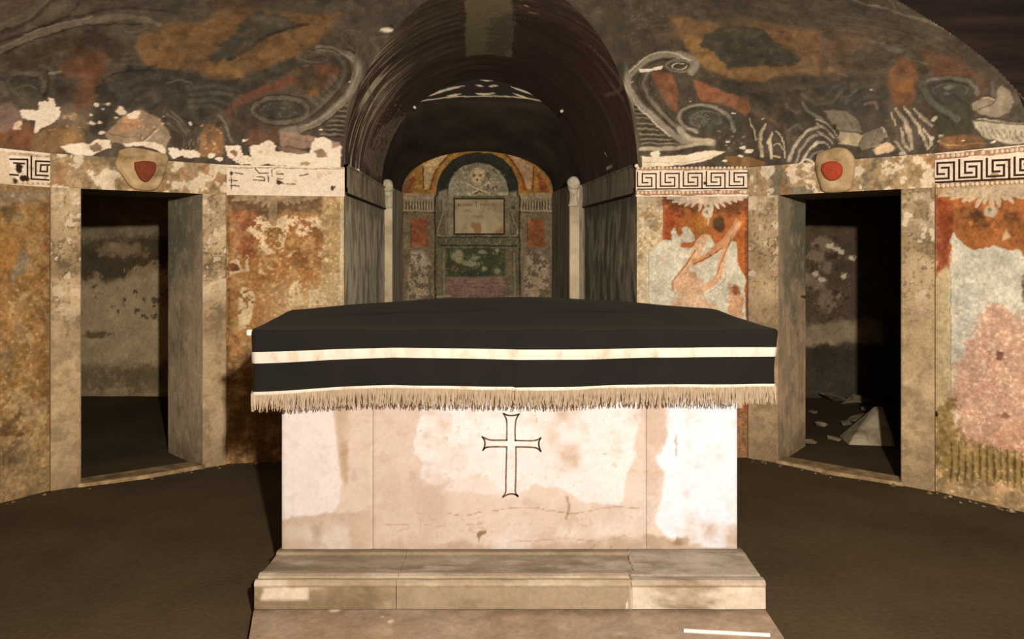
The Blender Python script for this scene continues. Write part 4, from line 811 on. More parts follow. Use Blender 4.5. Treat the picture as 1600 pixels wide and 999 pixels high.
def doorway(num, A, B, xs, rad, dep, side):
    """stone surround on the flat of the wall between plan points A and B; xs = jamb and opening edges read off the photograph"""
    pl = Plane(A, B); u = [pl.u(x) for x in xs]; r = np.array(rad) / np.hypot(*rad) * dep
    root = empty(f'door_{num}', (*((np.array(A) + B) / 2), 0)); tag(root, kind='structure')
    f = .018
    def foot(u0, u1):
        a, b = pl.pt(u0, 0, f)[:2], pl.pt(u1, 0, f)[:2]; return [tuple(a), tuple(b), tuple(b + r), tuple(a + r)]
    for w, (a, b) in enumerate(((u[0], u[1]), (u[2], u[3]))):
        ft = [np.array(q) for q in foot(a, b)]; parts, cols = [], []
        faces = [(ft[0], ft[1], 'front'), (ft[1], ft[2], 'reveal' if w == 0 else 'side'), (ft[3], ft[0], 'reveal' if w == 1 else 'side'), (ft[2], ft[3], 'side')]
        for A_, B_, kind in faces:
            fp = Plane(A_, B_); st = .006 if kind != 'side' else .05
            n, m = max(2, int(fp.len / st)), max(2, int(ZB / st)); Ug, Zg = np.meshgrid(np.linspace(0, fp.len, n), np.linspace(-.02, ZB, m), indexing='ij')
            off = (fbm(np.stack([Ug.ravel() + 3 * w, 0 * Ug.ravel(), Zg.ravel()], 1), 6, 4, 60 + num) - .5).reshape(Ug.shape) * .006 * np.minimum(1, np.minimum(Ug, fp.len - Ug) / .02)
            if kind == 'front': off = off - .004 * np.exp(-np.minimum(Ug, fp.len - Ug) / .004)
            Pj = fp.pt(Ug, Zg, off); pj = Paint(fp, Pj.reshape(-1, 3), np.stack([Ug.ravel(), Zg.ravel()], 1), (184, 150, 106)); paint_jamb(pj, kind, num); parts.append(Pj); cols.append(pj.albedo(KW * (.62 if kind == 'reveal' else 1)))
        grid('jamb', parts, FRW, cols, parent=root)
    ft = [np.array(q) for q in foot(u[0], u[3])]; parts, cols = [], []
    for i_, (A_, B_) in enumerate(((ft[0], ft[1]), (ft[1], ft[2]), (ft[2], ft[3]), (ft[3], ft[0]))):
        fp = Plane(A_, B_); st = .0055 if i_ == 0 else .05; n, m = max(2, int(fp.len / st)), max(2, int((ZT - ZB) / st)); Ug, Zg = np.meshgrid(np.linspace(0, fp.len, n), np.linspace(ZB, ZT, m), indexing='ij')
        Pj = fp.pt(Ug, Zg, 0 * Ug); pj = Paint(fp, Pj.reshape(-1, 3), np.stack([Ug.ravel(), Zg.ravel()], 1), (170, 136, 94)); k = np.arange(len(pj.Q))
        n1 = fbm(pj.P, 8, 5, 400 + num) - .5; n2 = fbm(pj.P, 11, 5, 420 + num) - .5; n3 = fbm(pj.P, 15, 5, 440 + num) - .5
        pj.mix(k, (116, 106, 82), .8 * smooth(.05, .12, n1)); pj.mix(k, (172, 118, 70), .7 * smooth(.06, .13, n2)); pj.mix(k, (226, 198, 158), .9 * smooth(.035, .075, n3 - .35 * n1)); pj.mix(k, (130, 104, 66), .7 * smooth(.08, .16, -n3)); pj.wear(.35); pj.mottle(.12, 23)
        parts.append(Pj); cols.append(pj.albedo(KW)); e0, e1 = Pj[:, 0], Pj[:, -1]
    for zz in (ZB, ZT):
        q = np.array([[(*ft[0], zz), (*ft[3], zz)], [(*ft[1], zz), (*ft[2], zz)]]); parts.append(q); cols.append(np.tile(np.clip(lin((120, 98, 68)) / TINT, 0, 1), (4, 1)))
    grid('lintel', parts, FRW, cols, parent=root, smooth_=False)
    # threshold
    a, b = pl.pt(u[1] - .02, 0, f + .015)[:2], pl.pt(u[2] + .02, 0, f + .015)[:2]; mid = (a + b) / 2 + pl.n * .035
    V, Fc = prism([tuple(a), tuple(mid), tuple(b), tuple(b + r * .25), tuple(a + r * .25)], -.02, .022); bev(mesh('sill', V, Fc, SILL, root), .008)
    return root, pl, u
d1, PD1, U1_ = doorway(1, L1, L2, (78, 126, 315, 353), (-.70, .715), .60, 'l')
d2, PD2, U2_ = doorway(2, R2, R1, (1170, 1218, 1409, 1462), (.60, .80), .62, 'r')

def crest(root, pl, outline, rings, boss, num):
    """carved oval shield on the lintel with a painted red boss"""
    q = np.array([pl.px(*c) for c in curve(list(outline) + [outline[0]], 6)])[:-1]; n = len(q); c = q.mean(0); V, Fc = [], []
    prof = [(1.0, .0), (1.0, .030), (.95, .040), (.86, .036), (.80, .030), (.74, .034), (.5, .044), (0.02, .05)] if rings else [(1.0, 0), (1.0, .02), (.93, .034), (.7, .042), (.4, .046), (.02, .048)]
    for k, h in prof:
        for p in q: uz = c + (p - c) * k; V.append(pl.pt(uz[0], uz[1], .018 + h))
    m = len(prof)
    for i in range(m - 1):
        for j in range(n): Fc.append((i * n + j, i * n + (j + 1) % n, (i + 1) * n + (j + 1) % n, (i + 1) * n + j))
    o = mesh('crest', V, Fc, ST, root, smooth_=True)
    q = np.array([pl.px(*c_) for c_ in curve(list(boss) + [boss[0]], 6)])[:-1]; n = len(q); c = q.mean(0); V, Fc = [], []
    for k, h in [(1.0, .03), (.98, .062), (.9, .068), (.6, .074), (.02, .076)]:
        for p in q: uz = c + (p - c) * k; V.append(pl.pt(uz[0], uz[1], .018 + h))
    for i in range(4):
        for j in range(n): Fc.append((i * n + j, i * n + (j + 1) % n, (i + 1) * n + (j + 1) % n, (i + 1) * n + j))
    b = mesh('boss', V, Fc, RED[num], o, smooth_=True)
    tag(o, 'carved stone crest over the doorway'); tag(b, 'dull red painted heart-shaped boss' if num == 1 else 'bright red painted round boss')
crest(d1, PD1, [(184, 236), (200, 232), (222, 234), (246, 240), (260, 246), (254, 272), (240, 297), (206, 295), (190, 276), (178, 258)], True, [(206, 255), (222, 253), (238, 256), (239, 268), (232, 280), (224, 286), (214, 280), (207, 266)], 1)
crest(d2, PD2, [(1277, 252), (1280, 242), (1292, 236), (1312, 231), (1326, 234), (1336, 246), (1338, 262), (1334, 288), (1326, 299), (1292, 301), (1284, 288), (1278, 268)], False, [(1291, 258), (1300, 254), (1312, 254), (1321, 260), (1322, 270), (1318, 279), (1306, 284), (1296, 279), (1290, 268)], 2)
IRON = plain_mat('rusty_iron', (70, 46, 30), K=KW, rough=.7)
pp = PD2.pt(U2_[1], E - .33, .018) + np.array([.60, .80, 0]) * .52
mesh('hinge_pin', *tube([pp + (-.02, 0, 0), pp + (.03, -.01, 0), pp + (.045, -.012, .0), pp + (.045, -.012, .03)], .008), mat=IRON, parent=d2)

# ================================================================ CHAMBERS behind the doorways
ROUGH = stone_mat('chamber_plaster', [(60, 48, 32), (100, 80, 54), (140, 114, 78)], 3., patch=((176, 146, 104), .6, 6.), K=.55, bmp=.5)
def paint_left_chamber(p):
    p.poly([(60, 240), (400, 240), (400, 640), (60, 640)], (134, 110, 76), rag=0, soft=1)
    p.specks([(90, 300), (300, 640)], (150, 124, 88), .3, 'm', .7)
    p.poly([(90, 380), (150, 372), (240, 366), (300, 370), (300, 410), (258, 425), (240, 410), (215, 415), (190, 435), (165, 440), (150, 425), (128, 440), (90, 440)], (66, 52, 34), soft=4, rag=6, a=.9)
    p.poly([(90, 350), (300, 345), (300, 375), (200, 370), (90, 385)], (108, 92, 68), soft=10, rag=6, a=.7); p.blob((190, 390), 40, 14, (150, 120, 84), .8, soft=.6, rag=.8)
    p.poly([(128, 445), (200, 440), (258, 420), (300, 430), (300, 570), (120, 570)], (164, 136, 96), soft=8, rag=6, a=.85)
    p.specks([(120, 420), (280, 500)], (78, 62, 40), .2, 'm', .85); p.specks([(120, 430), (280, 480)], (186, 156, 114), .10, 'f', .5)
    p.poly([(100, 575), (300, 570), (300, 608), (100, 612)], (96, 78, 52), soft=8, rag=6, a=.8); p.blob((150, 524), 26, 6, (84, 66, 42), .8); p.mottle(.18, 9)
wl, PCL = wall_panel('wall_left_chamber', (-5.6, 8.32), (-1.7, 8.16), paint_left_chamber, K=.62, step=.012, z1=2.75, z0=-.02)
plain_wall('wall_left_chamber_side', [(-1.72, 6.05), (-1.7, 8.2)], 0, 2.75, ROUGH); plain_wall('wall_left_chamber_far', [(-3.4, 5.9), (-5.6, 5.4), (-5.6, 8.32)], 0, 2.75, ROUGH)
def paint_right_chamber(p):
    p.poly([(1150, 240), (1600, 240), (1600, 640), (1150, 640)], (78, 62, 44), rag=0, soft=1)
    p.specks([(1240, 340), (1420, 640)], (104, 84, 60), .26, 'm', .8); p.specks([(1240, 340), (1420, 600)], (52, 40, 28), .2, 'm', .8)
    for c, rx, ry in (((1275, 400), 14, 10), ((1290, 420), 12, 8), ((1285, 380), 16, 10), ((1268, 440), 16, 14), ((1262, 435), 10, 8), ((1282, 440), 10, 10), ((1300, 386), 8, 6), ((1306, 392), 6, 4), ((1330, 402), 5, 4), ((1320, 432), 4, 5), ((1290, 470), 16, 18), ((1310, 462), 6, 6)): p.blob(c, rx, ry, (132, 108, 80), .85, soft=.5, rag=.9)
    for c in ((1298, 385), (1306, 390), (1314, 394), (1274, 428), (1284, 438), (1320, 432), (1331, 404), (1322, 508)): p.blob(c, 6, 4, (200, 176, 138), .95, soft=.3, rag=1)
    p.poly([(1240, 515), (1290, 505), (1345, 498), (1380, 500), (1380, 540), (1320, 532), (1295, 545), (1240, 545)], (138, 114, 84), soft=5, rag=5, a=.9)
    p.blob((1286, 560), 24, 24, (40, 32, 24), .9, soft=.3, rag=.3); p.poly([(1240, 545), (1420, 540), (1420, 640), (1240, 640)], (54, 46, 34), soft=8, rag=5, a=.85); p.mottle(.2, 10)
wr, PCR = wall_panel('wall_right_chamber', (2.0, 8.2), (6.0, 8.2), paint_right_chamber, K=.6, step=.012, z1=2.75, z0=-.02)
plain_wall('wall_right_chamber_side', [(1.5, 6.1), (1.6, 8.2)], 0, 2.75, ROUGH); plain_wall('wall_right_chamber_far', [(3.3, 5.6), (6.0, 5.2), (6.0, 8.2)], 0, 2.75, ROUGH)
for nm, poly in (('left', [(-5.6, 5.2), (-3.3, 5.2), (-2.0, 6.1), (-1.7, 6.1), (-1.7, 8.4), (-5.6, 8.4)]), ('right', [(6.0, 5.0), (3.2, 5.0), (2.0, 6.1), (1.5, 6.1), (1.5, 8.4), (6.0, 8.4)])):
    tag(mesh('ceiling_chamber_' + nm, [(*q, 2.75) for q in poly], [tuple(range(6))], ROUGH), kind='structure')
# masonry behind the doors' lintels and jambs keeps the chambers dark
def backing(pl, u0, u3, r, nm):
    V, Fc = [], []
    for a, b in ((-.6, u0 + .02), (u3 - .02, pl.len + .6)):
        A, B = pl.pt(a, 0, -.25)[:2], pl.pt(b, 0, -.25)[:2]; k = len(V); V += [(*A, 0), (*B, 0), (*B, 2.75), (*A, 2.75)]; Fc.append((k, k + 1, k + 2, k + 3))
    A, B = pl.pt(u0, 0, -.3)[:2], pl.pt(u3, 0, -.3)[:2]; k = len(V); V += [(*A, ZB + .08), (*B, ZB + .08), (*B, 2.75), (*A, 2.75)]; Fc.append((k, k + 1, k + 2, k + 3))
    tag(mesh(nm, V, Fc, ROUGH), kind='structure')
backing(PD1, U1_[0], U1_[3], 0, 'wall_left_inner'); backing(PD2, U2_[0], U2_[3], 0, 'wall_right_inner')

# ================================================================ FLOOR
FL, nt, b = new_mat('trodden_earth'); b.inputs['Roughness'].default_value = .95
tc = N(nt, 'ShaderNodeTexCoord'); n1 = N(nt, 'ShaderNodeTexNoise', Scale=1.3, Detail=8.0, Roughness=.6); n2 = N(nt, 'ShaderNodeTexNoise', Scale=38.0, Detail=8.0, Roughness=.7)
nt.links.new(tc.outputs['Object'], n1.inputs['Vector']); nt.links.new(tc.outputs['Object'], n2.inputs['Vector'])
cr = N(nt, 'ShaderNodeValToRGB'); e = cr.color_ramp.elements; e[0].position = .3; e[1].position = .72; e[0].color = (.034, .026, .017, 1); e[1].color = (.105, .082, .054, 1)
ad = N(nt, 'ShaderNodeMath', operation='MULTIPLY_ADD'); ad.inputs[1].default_value = .45; nt.links.new(n2.outputs['Fac'], ad.inputs[0])
m2 = N(nt, 'ShaderNodeMath', operation='MULTIPLY'); m2.inputs[1].default_value = .55; nt.links.new(n1.outputs['Fac'], m2.inputs[0]); nt.links.new(m2.outputs[0], ad.inputs[2])
nt.links.new(ad.outputs[0], cr.inputs[0]); nt.links.new(cr.outputs[0], b.inputs['Base Color']); bump(nt, b, ad.outputs[0], .5, .02)
gx, gy = np.meshgrid(np.linspace(-7, 7, 180), np.linspace(-2.2, 9.2, 150), indexing='ij')
gp = np.stack([gx, gy, 0 * gx], -1); zz = (fbm(np.stack([gx.ravel(), gy.ravel(), 0 * gx.ravel()], 1), 2.2, 5, 3) - .5) * .02
inside = np.hypot(gx - .1, gy - 3.6) < 1.9; gp[..., 2] = np.where(inside, np.minimum(zz.reshape(gx.shape), 0), zz.reshape(gx.shape) - .003)
tag(grid('floor', gp, FL, flip=True), kind='structure')

# ================================================================ THE CORRIDOR
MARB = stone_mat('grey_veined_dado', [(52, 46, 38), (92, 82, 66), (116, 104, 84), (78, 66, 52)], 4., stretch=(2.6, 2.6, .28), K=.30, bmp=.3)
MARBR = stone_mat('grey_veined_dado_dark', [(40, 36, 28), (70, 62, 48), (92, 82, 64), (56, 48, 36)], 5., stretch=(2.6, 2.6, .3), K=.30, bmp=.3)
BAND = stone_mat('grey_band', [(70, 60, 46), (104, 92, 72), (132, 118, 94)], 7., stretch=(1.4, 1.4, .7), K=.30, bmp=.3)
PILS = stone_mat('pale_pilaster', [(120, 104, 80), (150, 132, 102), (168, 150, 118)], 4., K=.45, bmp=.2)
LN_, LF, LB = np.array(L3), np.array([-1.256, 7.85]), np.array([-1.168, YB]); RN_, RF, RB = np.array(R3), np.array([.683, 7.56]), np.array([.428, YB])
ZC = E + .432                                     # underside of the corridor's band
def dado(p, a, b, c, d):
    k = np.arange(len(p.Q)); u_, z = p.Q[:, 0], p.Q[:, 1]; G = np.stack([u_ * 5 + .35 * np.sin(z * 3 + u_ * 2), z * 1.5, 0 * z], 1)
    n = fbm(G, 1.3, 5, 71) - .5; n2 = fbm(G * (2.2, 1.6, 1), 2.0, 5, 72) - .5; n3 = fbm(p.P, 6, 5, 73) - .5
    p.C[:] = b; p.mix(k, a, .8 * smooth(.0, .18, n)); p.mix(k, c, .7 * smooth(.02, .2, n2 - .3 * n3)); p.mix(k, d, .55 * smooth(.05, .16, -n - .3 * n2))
    p.mix(k, d, .9 * smooth(ZC - .012, ZC - .002, z)); p.mix(k, a, .6 * smooth(ZC - .18, ZC - .05, z + .2 * n3)); p.mottle(.14, 21)  # dark top edge paints in the shadow line under the band
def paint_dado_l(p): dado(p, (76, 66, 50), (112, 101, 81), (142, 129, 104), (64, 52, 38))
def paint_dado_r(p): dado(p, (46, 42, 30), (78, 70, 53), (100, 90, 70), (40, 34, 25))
for nm, A, B, m1, m2 in (('left', LN_, LF, MARB, BAND), ('right', RN_, RF, MARBR, MARBR)):
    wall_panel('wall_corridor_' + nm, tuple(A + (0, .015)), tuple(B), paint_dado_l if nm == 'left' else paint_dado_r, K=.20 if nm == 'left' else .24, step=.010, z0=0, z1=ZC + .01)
    pl = Plane(A, B); V, Fc = [], []
    for off, z in ((-.02, ZC), (.022, ZC), (.026, ZC + .03), (.018, ZC + .04), (.018, SPR - .02), (.03, SPR - .01), (.03, SPR), (-.05, SPR + .012)):
        for uu in (0., pl.len): V.append(pl.pt(uu, z, off))
    Fc = [(2 * i, 2 * i + 1, 2 * i + 3, 2 * i + 2) for i in range(7)]
    tag(mesh('trim_corridor_' + nm, V, Fc, m2), kind='structure')
    V, Fc = strips(pl, [[(0, ZC - .004), (pl.len, ZC - .004)]], .012, .024); mesh('painted_shadow_line', V, Fc, LINE, bpy.data.objects['trim_corridor_' + nm])  # dark flat strip standing in for the shadow line under the band
    V, Fc = [], []
    for a, b_ in ((pl.len - .075, pl.len - .045),):
        q = [pl.pt(a, 0, .012), pl.pt(b_, 0, .012), pl.pt(b_, ZC, .012), pl.pt(a, ZC, .012)]; V += q; Fc.append((0, 1, 2, 3))
    tag(mesh('trim_strip_' + nm, V, Fc, PILS), kind='structure')
# pilasters where the corridor narrows
def pilaster(nm, x0, x1, yF, back, m):
    a, c = (x0 - CX) / F * yF, (x1 - CX) / F * yF
    outer = a - .12 if nm == 'left' else c + .16
    foot = [(a, yF), (c, yF), back, (back[0] + (-.3 if nm == 'left' else .3), back[1]), (outer, yF + .02)] if nm == 'left' else [(c, yF), (a, yF), back, (back[0] + .3, back[1]), (outer, yF + .02)]
    V, Fc = prism(foot, 0, SPR); n = len(foot); mi = [0] * len(Fc); mi[2] = 1
    tag(mesh('wall_pilaster_' + nm, V, Fc, [m, PILS], mi=mi), kind='structure')
pilaster('left', 600, 613, LF[1] - .02, tuple(LB), MARB); pilaster('right', 890, 905, RF[1] - .02, tuple(RB), MARBR)

# end wall of the corridor
def paint_end_wall(p):
    st = (96, 82, 58)
    p.poly([(600, 200), (900, 200), (900, 640), (600, 640)], (88, 74, 52), rag=0, soft=1)
    p.poly([(628, 302), (640, 272), (662, 254), (700, 240), (746, 234), (796, 240), (836, 256), (856, 280), (866, 304)], (128, 86, 34), soft=1, rag=0)
    p.poly([(628, 304), (634, 284), (648, 272), (646, 304)], (108, 60, 32), soft=2, rag=1); p.poly([(860, 304), (852, 284), (838, 266), (844, 304)], (110, 56, 28), soft=2, rag=1)
    p.specks([(630, 240), (690, 304)], (150, 106, 46), .25, 'm', .6); p.specks([(806, 240), (866, 304)], (116, 62, 30), .3, 'm', .7)
    p.poly([(660, 258), (682, 246), (702, 240), (690, 256), (678, 272), (668, 296), (662, 296)], (158, 126, 80), soft=1.5, rag=.6); p.stroke([(661, 260), (662, 296), (667, 296)], 2.5, (84, 48, 26)); p.stroke([(704, 240), (684, 262), (672, 296)], 4, (96, 56, 28)); p.stroke([(716, 238), (692, 260), (680, 296)], 5, (140, 100, 46), a=.8)
    p.poly([(832, 258), (812, 246), (794, 240), (808, 258), (818, 276), (824, 296), (830, 296)], (142, 108, 72), soft=1.5, rag=.6); p.stroke([(834, 260), (832, 298)], 3, (84, 42, 24)); p.stroke([(790, 240), (808, 262), (822, 298)], 4, (96, 48, 26))
    p.poly([(680, 306), (682, 290), (690, 268), (706, 250), (726, 241), (746, 237), (768, 240), (786, 248), (800, 262), (809, 284), (811, 306)], (36, 36, 26), soft=1, rag=0)            # dark arch of the niche
    p.poly([(699, 312), (701, 288), (710, 270), (724, 259), (744, 254), (764, 257), (780, 266), (790, 280), (795, 298), (795, 312)], (116, 104, 78), soft=1, rag=.3)
    p.specks([(700, 256), (795, 306)], (72, 60, 44), .22, 'm', .85); p.specks([(700, 260), (795, 306)], (136, 124, 94), .2, 'f', .6); p.specks([(700, 280), (795, 306)], (80, 54, 44), .15, 'm', .8)
    bone = (158, 134, 94)
    p.blob((746, 274), 12, 12.5, bone, 1, soft=.25, rag=.08); p.poly([(738, 280), (754, 280), (752, 289), (741, 289)], bone, rag=0, soft=1)       # painted skull
    for x in (741, 751): p.blob((x, 274.5), 3.2, 2.8, (92, 72, 46), .85, soft=.4, rag=.1)
    p.blob((746, 281), 1.6, 2.4, (70, 52, 34), .95, soft=.3, rag=0); p.stroke([(741, 287), (751, 287)], 1.2, (104, 82, 54), crv=False)
    for q in ([(731, 287), (746, 295), (766, 305)], [(764, 286), (748, 296), (734, 303)]):
        p.stroke(q, 3.4, (152, 132, 94), worn=.1)
        for e in (q[0], q[2]): p.blob((e[0] - 1, e[1] - 1.4), 2.4, 2, bone, .9, rag=0); p.blob((e[0] + 1, e[1] + 1.6), 2.4, 2, bone, .9, rag=0)
    p.blob((786, 303), 10, 3, (168, 148, 110), .9); p.blob((729, 303), 4, 5, (132, 118, 84), .8)
    p.poly([(680, 306), (812, 306), (812, 470), (680, 470)], (82, 72, 50), soft=1, rag=.5); p.specks([(680, 306), (812, 370)], (110, 98, 70), .25, 'm', .6)
    p.poly([(684, 300), (698, 296), (700, 330), (694, 336), (686, 324)], (104, 94, 70), rag=1); p.poly([(796, 300), (808, 298), (810, 328), (800, 336), (795, 330)], (104, 94, 70), rag=1); p.blob((802, 325), 3, 3, (66, 56, 38), .8)
    for s, x0 in ((1, 692), (-1, 800)): p.stroke([(x0, 333), (x0 - s * 6, 352), (x0 - s * 9, 364), (x0 - s * 2, 369), (x0 + s * 12, 370)], 2.6, (120, 106, 78)); p.stroke([(x0 + s * 4, 335), (x0 + s * 5, 366)], 5, (98, 86, 62))
    p.stroke([(690, 310), (690, 330)], 1.5, (60, 50, 34)); p.poly([(700, 306), (708, 306), (708, 368), (700, 368)], (112, 100, 74), rag=.4); p.poly([(788, 306), (796, 306), (796, 368), (788, 368)], (106, 92, 68), rag=.4)
    p.stroke([(684, 371), (812, 371)], 2.5, (44, 38, 26), crv=False); p.stroke([(684, 378), (812, 378)], 7, (78, 70, 50)); p.stroke([(690, 384), (808, 384)], 3, (36, 32, 22), crv=False); p.specks([(690, 366), (808, 382)], (124, 110, 80), .2, 'f', .8)
    p.poly([(698, 388), (790, 388), (790, 432), (698, 432)], (54, 54, 34), soft=1, rag=1)
    for c, rx, ry in (((714, 398), 10, 9), ((742, 402), 12, 6), ((738, 412), 16, 5), ((752, 394), 6, 3), ((776, 391), 5, 4), ((776, 424), 8, 7), ((756, 420), 6, 4), ((716, 408), 6, 4)): p.blob(c, rx, ry, (126, 116, 84), .85, soft=.4, rag=1)
    p.specks([(698, 388), (790, 432)], (100, 92, 62), .2, 'f', .8); p.specks([(698, 410), (790, 432)], (84, 58, 36), .2, 'm', .7)
    p.poly([(698, 433), (790, 433), (792, 480), (696, 480)], (104, 76, 62), soft=1.5, rag=1); [p.stroke([(700, y), (790, y + 1)], 1.5, (80, 56, 48), a=.7) for y in (437, 442, 448, 456, 462)]
    for x in (690, 800): p.stroke([(x - 3, 390), (x - 3, 470)], 9, (92, 80, 56)); p.stroke([(x + 4, 396), (x + 4, 462)], 4, (114, 102, 74), a=.8); p.stroke([(x - 10, 464), (x + 14, 463)], 4, (128, 112, 80))
    for x0, x1, pn in ((630, 680, (642, 668)), (812, 862, (824, 851))):                                # the two painted pilasters
        p.poly([(x0, 306), (x1, 306), (x1, 520), (x0, 520)], (98, 82, 58), soft=1, rag=.3)
        p.poly([(x0, 302), (x1, 302), (x1, 312), (x0, 312)], (128, 108, 76), soft=1, rag=.3); p.poly([(x0 + 1, 313), (x1 - 1, 313), (x1 - 1, 328), (x0 + 1, 328)], (126, 108, 78), soft=1, rag=.2)
        for i in range(10): p.stroke([(x0 + 5 + i * (x1 - x0 - 10) / 9, 315), (x0 + 5 + i * (x1 - x0 - 10) / 9, 327)], 2.4, (52, 40, 26), crv=False, worn=.1)
        p.stroke([(x0 - 1, 329), (x1 + 1, 330)], 3, (136, 118, 84), crv=False); p.stroke([(x0, 332), (x1, 333)], 1.6, (62, 50, 34), crv=False)
        p.poly([(pn[0], 342), (pn[1], 342), (pn[1], 386), (pn[0], 386)], (118, 66, 36), soft=1, rag=.5); p.specks([(pn[0], 342), (pn[1], 386)], (134, 84, 44), .25, 'm', .6); p.stroke([(pn[0], 342), (pn[0], 386)], 1.5, (60, 44, 30), crv=False)
        p.poly([(x0 + 10, 392), (x0 + 30, 390), (x0 + 40, 400), (x1 - 4, 412), (x1 - 2, 470), (x0 + 4, 470), (x0 + 6, 420)], (142, 122, 98), soft=3, rag=4, a=.85, keep=.15)
        p.specks([(x0, 395), (x1, 475)], (98, 66, 32), .22, 'f', .8); p.specks([(x0, 420), (x1, 480)], (120, 92, 44), .2, 'm', .7)
    p.stroke([(680, 306), (680, 470)], 3, (40, 34, 24), crv=False); p.stroke([(812, 306), (812, 470)], 3, (40, 34, 24), crv=False); p.C *= (1 + .45 * p.nf + .4 * p.nm)[:, None]; p.mottle(.15, 11)
we, PE = wall_panel('wall_corridor_end', (-1.35, YB), (.62, YB), paint_end_wall, K=KB, step=.006, z1=2.75, z0=.3)
plain_wall('wall_corridor_end_base', [(-1.35, YB), (.62, YB)], 0, .3, BAND)

# barrel vault over the corridor, cut where the dome meets it
VAULT = fresco_mat('vault_paint', bmp=.35, dist=.02)
NV, MV = 420, 150
ph = np.linspace(0.0, math.pi, NV); PV = np.zeros((NV, MV, 3)); QV = np.zeros((NV, MV, 2))
for i, f_ in enumerate(ph):
    Ys = np.linspace(3.4, 5.85, 1500); X = front_c(Ys) + front_a(Ys) * math.cos(f_); h = SPR + RISE * math.sin(f_)
    th, t = dome_t(X, Ys); f = np.where(t <= 1, dome_z(t), ZT - .1) - h; k = int(np.argmax(f < 0)) or 1
    w = f[k - 1] / (f[k - 1] - f[k]) if t[k] <= 1 and f[k - 1] > f[k] else 1; y0 = min(Ys[k - 1] + (Ys[1] - Ys[0]) * w, YN)
    yy = np.linspace(y0, YF, MV)
    PV[i, :, 0] = front_c(yy) + front_a(yy) * math.cos(f_); PV[i, :, 1] = yy; PV[i, :, 2] = h; QV[i, :, 0] = f_; QV[i, :, 1] = yy
class Vault:
    """chart = girth angle (metres), depth"""
    def px(s, x, y):
        x, y = np.atleast_1d(np.asarray(x, float)), np.atleast_1d(np.asarray(y, float)); out = []
        Ys = np.linspace(3.6, 9, 2500)
        for a, b in zip(x, y):
            X = (a - CX) / F * Ys; Z = E - (b - HY) / F * Ys; v = (X - front_c(Ys)) / front_a(Ys); g = np.where(abs(v) < 1, SPR + RISE * np.sqrt(np.clip(1 - v * v, 0, 1)), SPR - .0) - Z
            k = int(np.argmax((g < 0) & (Ys > 4.2))) or len(Ys) - 1
            out.append((math.acos(max(-1, min(1, v[k]))), Ys[k]))
        return np.array(out)
    def mpp(s, q): return 6.2 / F
def paint_vault(p):
    p.C *= (1 + .5 * p.nl)[:, None]
    a, y = p.Q[:, 0], p.Q[:, 1]
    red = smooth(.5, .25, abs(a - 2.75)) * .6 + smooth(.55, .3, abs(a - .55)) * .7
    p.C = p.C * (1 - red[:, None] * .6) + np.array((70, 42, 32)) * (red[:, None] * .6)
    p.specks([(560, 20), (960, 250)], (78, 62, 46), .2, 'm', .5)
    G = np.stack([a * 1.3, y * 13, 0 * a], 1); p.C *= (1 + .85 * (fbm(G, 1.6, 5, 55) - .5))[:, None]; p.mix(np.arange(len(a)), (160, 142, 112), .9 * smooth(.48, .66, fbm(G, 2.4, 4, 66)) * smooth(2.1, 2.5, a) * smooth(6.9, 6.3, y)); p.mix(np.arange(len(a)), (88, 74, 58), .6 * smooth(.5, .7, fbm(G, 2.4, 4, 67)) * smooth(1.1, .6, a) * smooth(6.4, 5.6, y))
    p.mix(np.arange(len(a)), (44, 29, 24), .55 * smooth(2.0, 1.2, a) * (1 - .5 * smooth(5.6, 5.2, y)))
    def arc(yd, w, col, a0, a1, al=.8):
        m = smooth(w, 0, abs(y - yd - .06 * np.sin(a * 3))) * smooth(a0 - .1, a0 + .1, a) * smooth(a1 + .1, a1 - .1, a) * (1 - .7 * smooth(-.05, .2, p.nf))
        p.mix(np.arange(len(a)), col, m * al)
    for yd, w, c, a0, a1 in ((5.5, .05, (104, 90, 68), 2.2, 2.85), (5.62, .03, (40, 32, 24), 2.2, 2.9), (5.35, .05, (112, 96, 72), 2.3, 2.95), (6.3, .10, (96, 84, 64), 2.2, 3.05), (6.6, .12, (86, 74, 56), 2.35, 3.05), (5.5, .05, (92, 78, 60), .25, .9), (5.7, .06, (70, 58, 44), .2, .8), (6.2, .1, (64, 50, 40), .2, .8)): arc(yd, w, c, a0, a1)
    p.poly([(570, 250), (580, 220), (600, 195), (640, 178), (648, 190), (630, 220), (606, 262), (598, 280), (580, 275)], (112, 98, 76), soft=6, rag=6, a=.7, keep=.3); p.specks([(584, 180), (650, 240)], (150, 134, 104), .14, 'f', .9)
    p.poly([(729, -20), (800, -20), (800, 90), (727, 88)], (92, 80, 56), soft=2, rag=2, a=.85); p.poly([(765, 30), (802, 20), (802, 70), (785, 92), (762, 80)], (64, 56, 40), soft=6, rag=3, a=.8); p.specks([(730, -10), (800, 90)], (112, 98, 68), .18, 'f', .7)
    p.stroke([(605, 150), (640, 118), (690, 98), (750, 92), (810, 96), (870, 115)], 14, (50, 36, 26), a=.7); p.stroke([(575, 200), (620, 140), (690, 85)], 10, (74, 56, 40), a=.5)
    p.stroke([(585, 160), (575, 130), (590, 110)], 6, (94, 80, 60), a=.7); p.blob((822, 9), 4, 3, (150, 136, 104), .9); p.blob((833, 20), 8, 4, (110, 100, 76), .8)
    for q in ([(945, 150), (968, 140), (970, 120)], [(952, 130), (975, 155)]): p.stroke(q, 8, (96, 82, 62), a=.6)
    p.stroke([(948, 262), (956, 258)], 7, (150, 130, 98), a=.9); p.stroke([(945, 238), (948, 244)], 3, (190, 176, 146))
pv = Paint(Vault(), PV.reshape(-1, 3), QV.reshape(-1, 2), (54, 42, 31)); pv.mpp = None; paint_vault(pv)
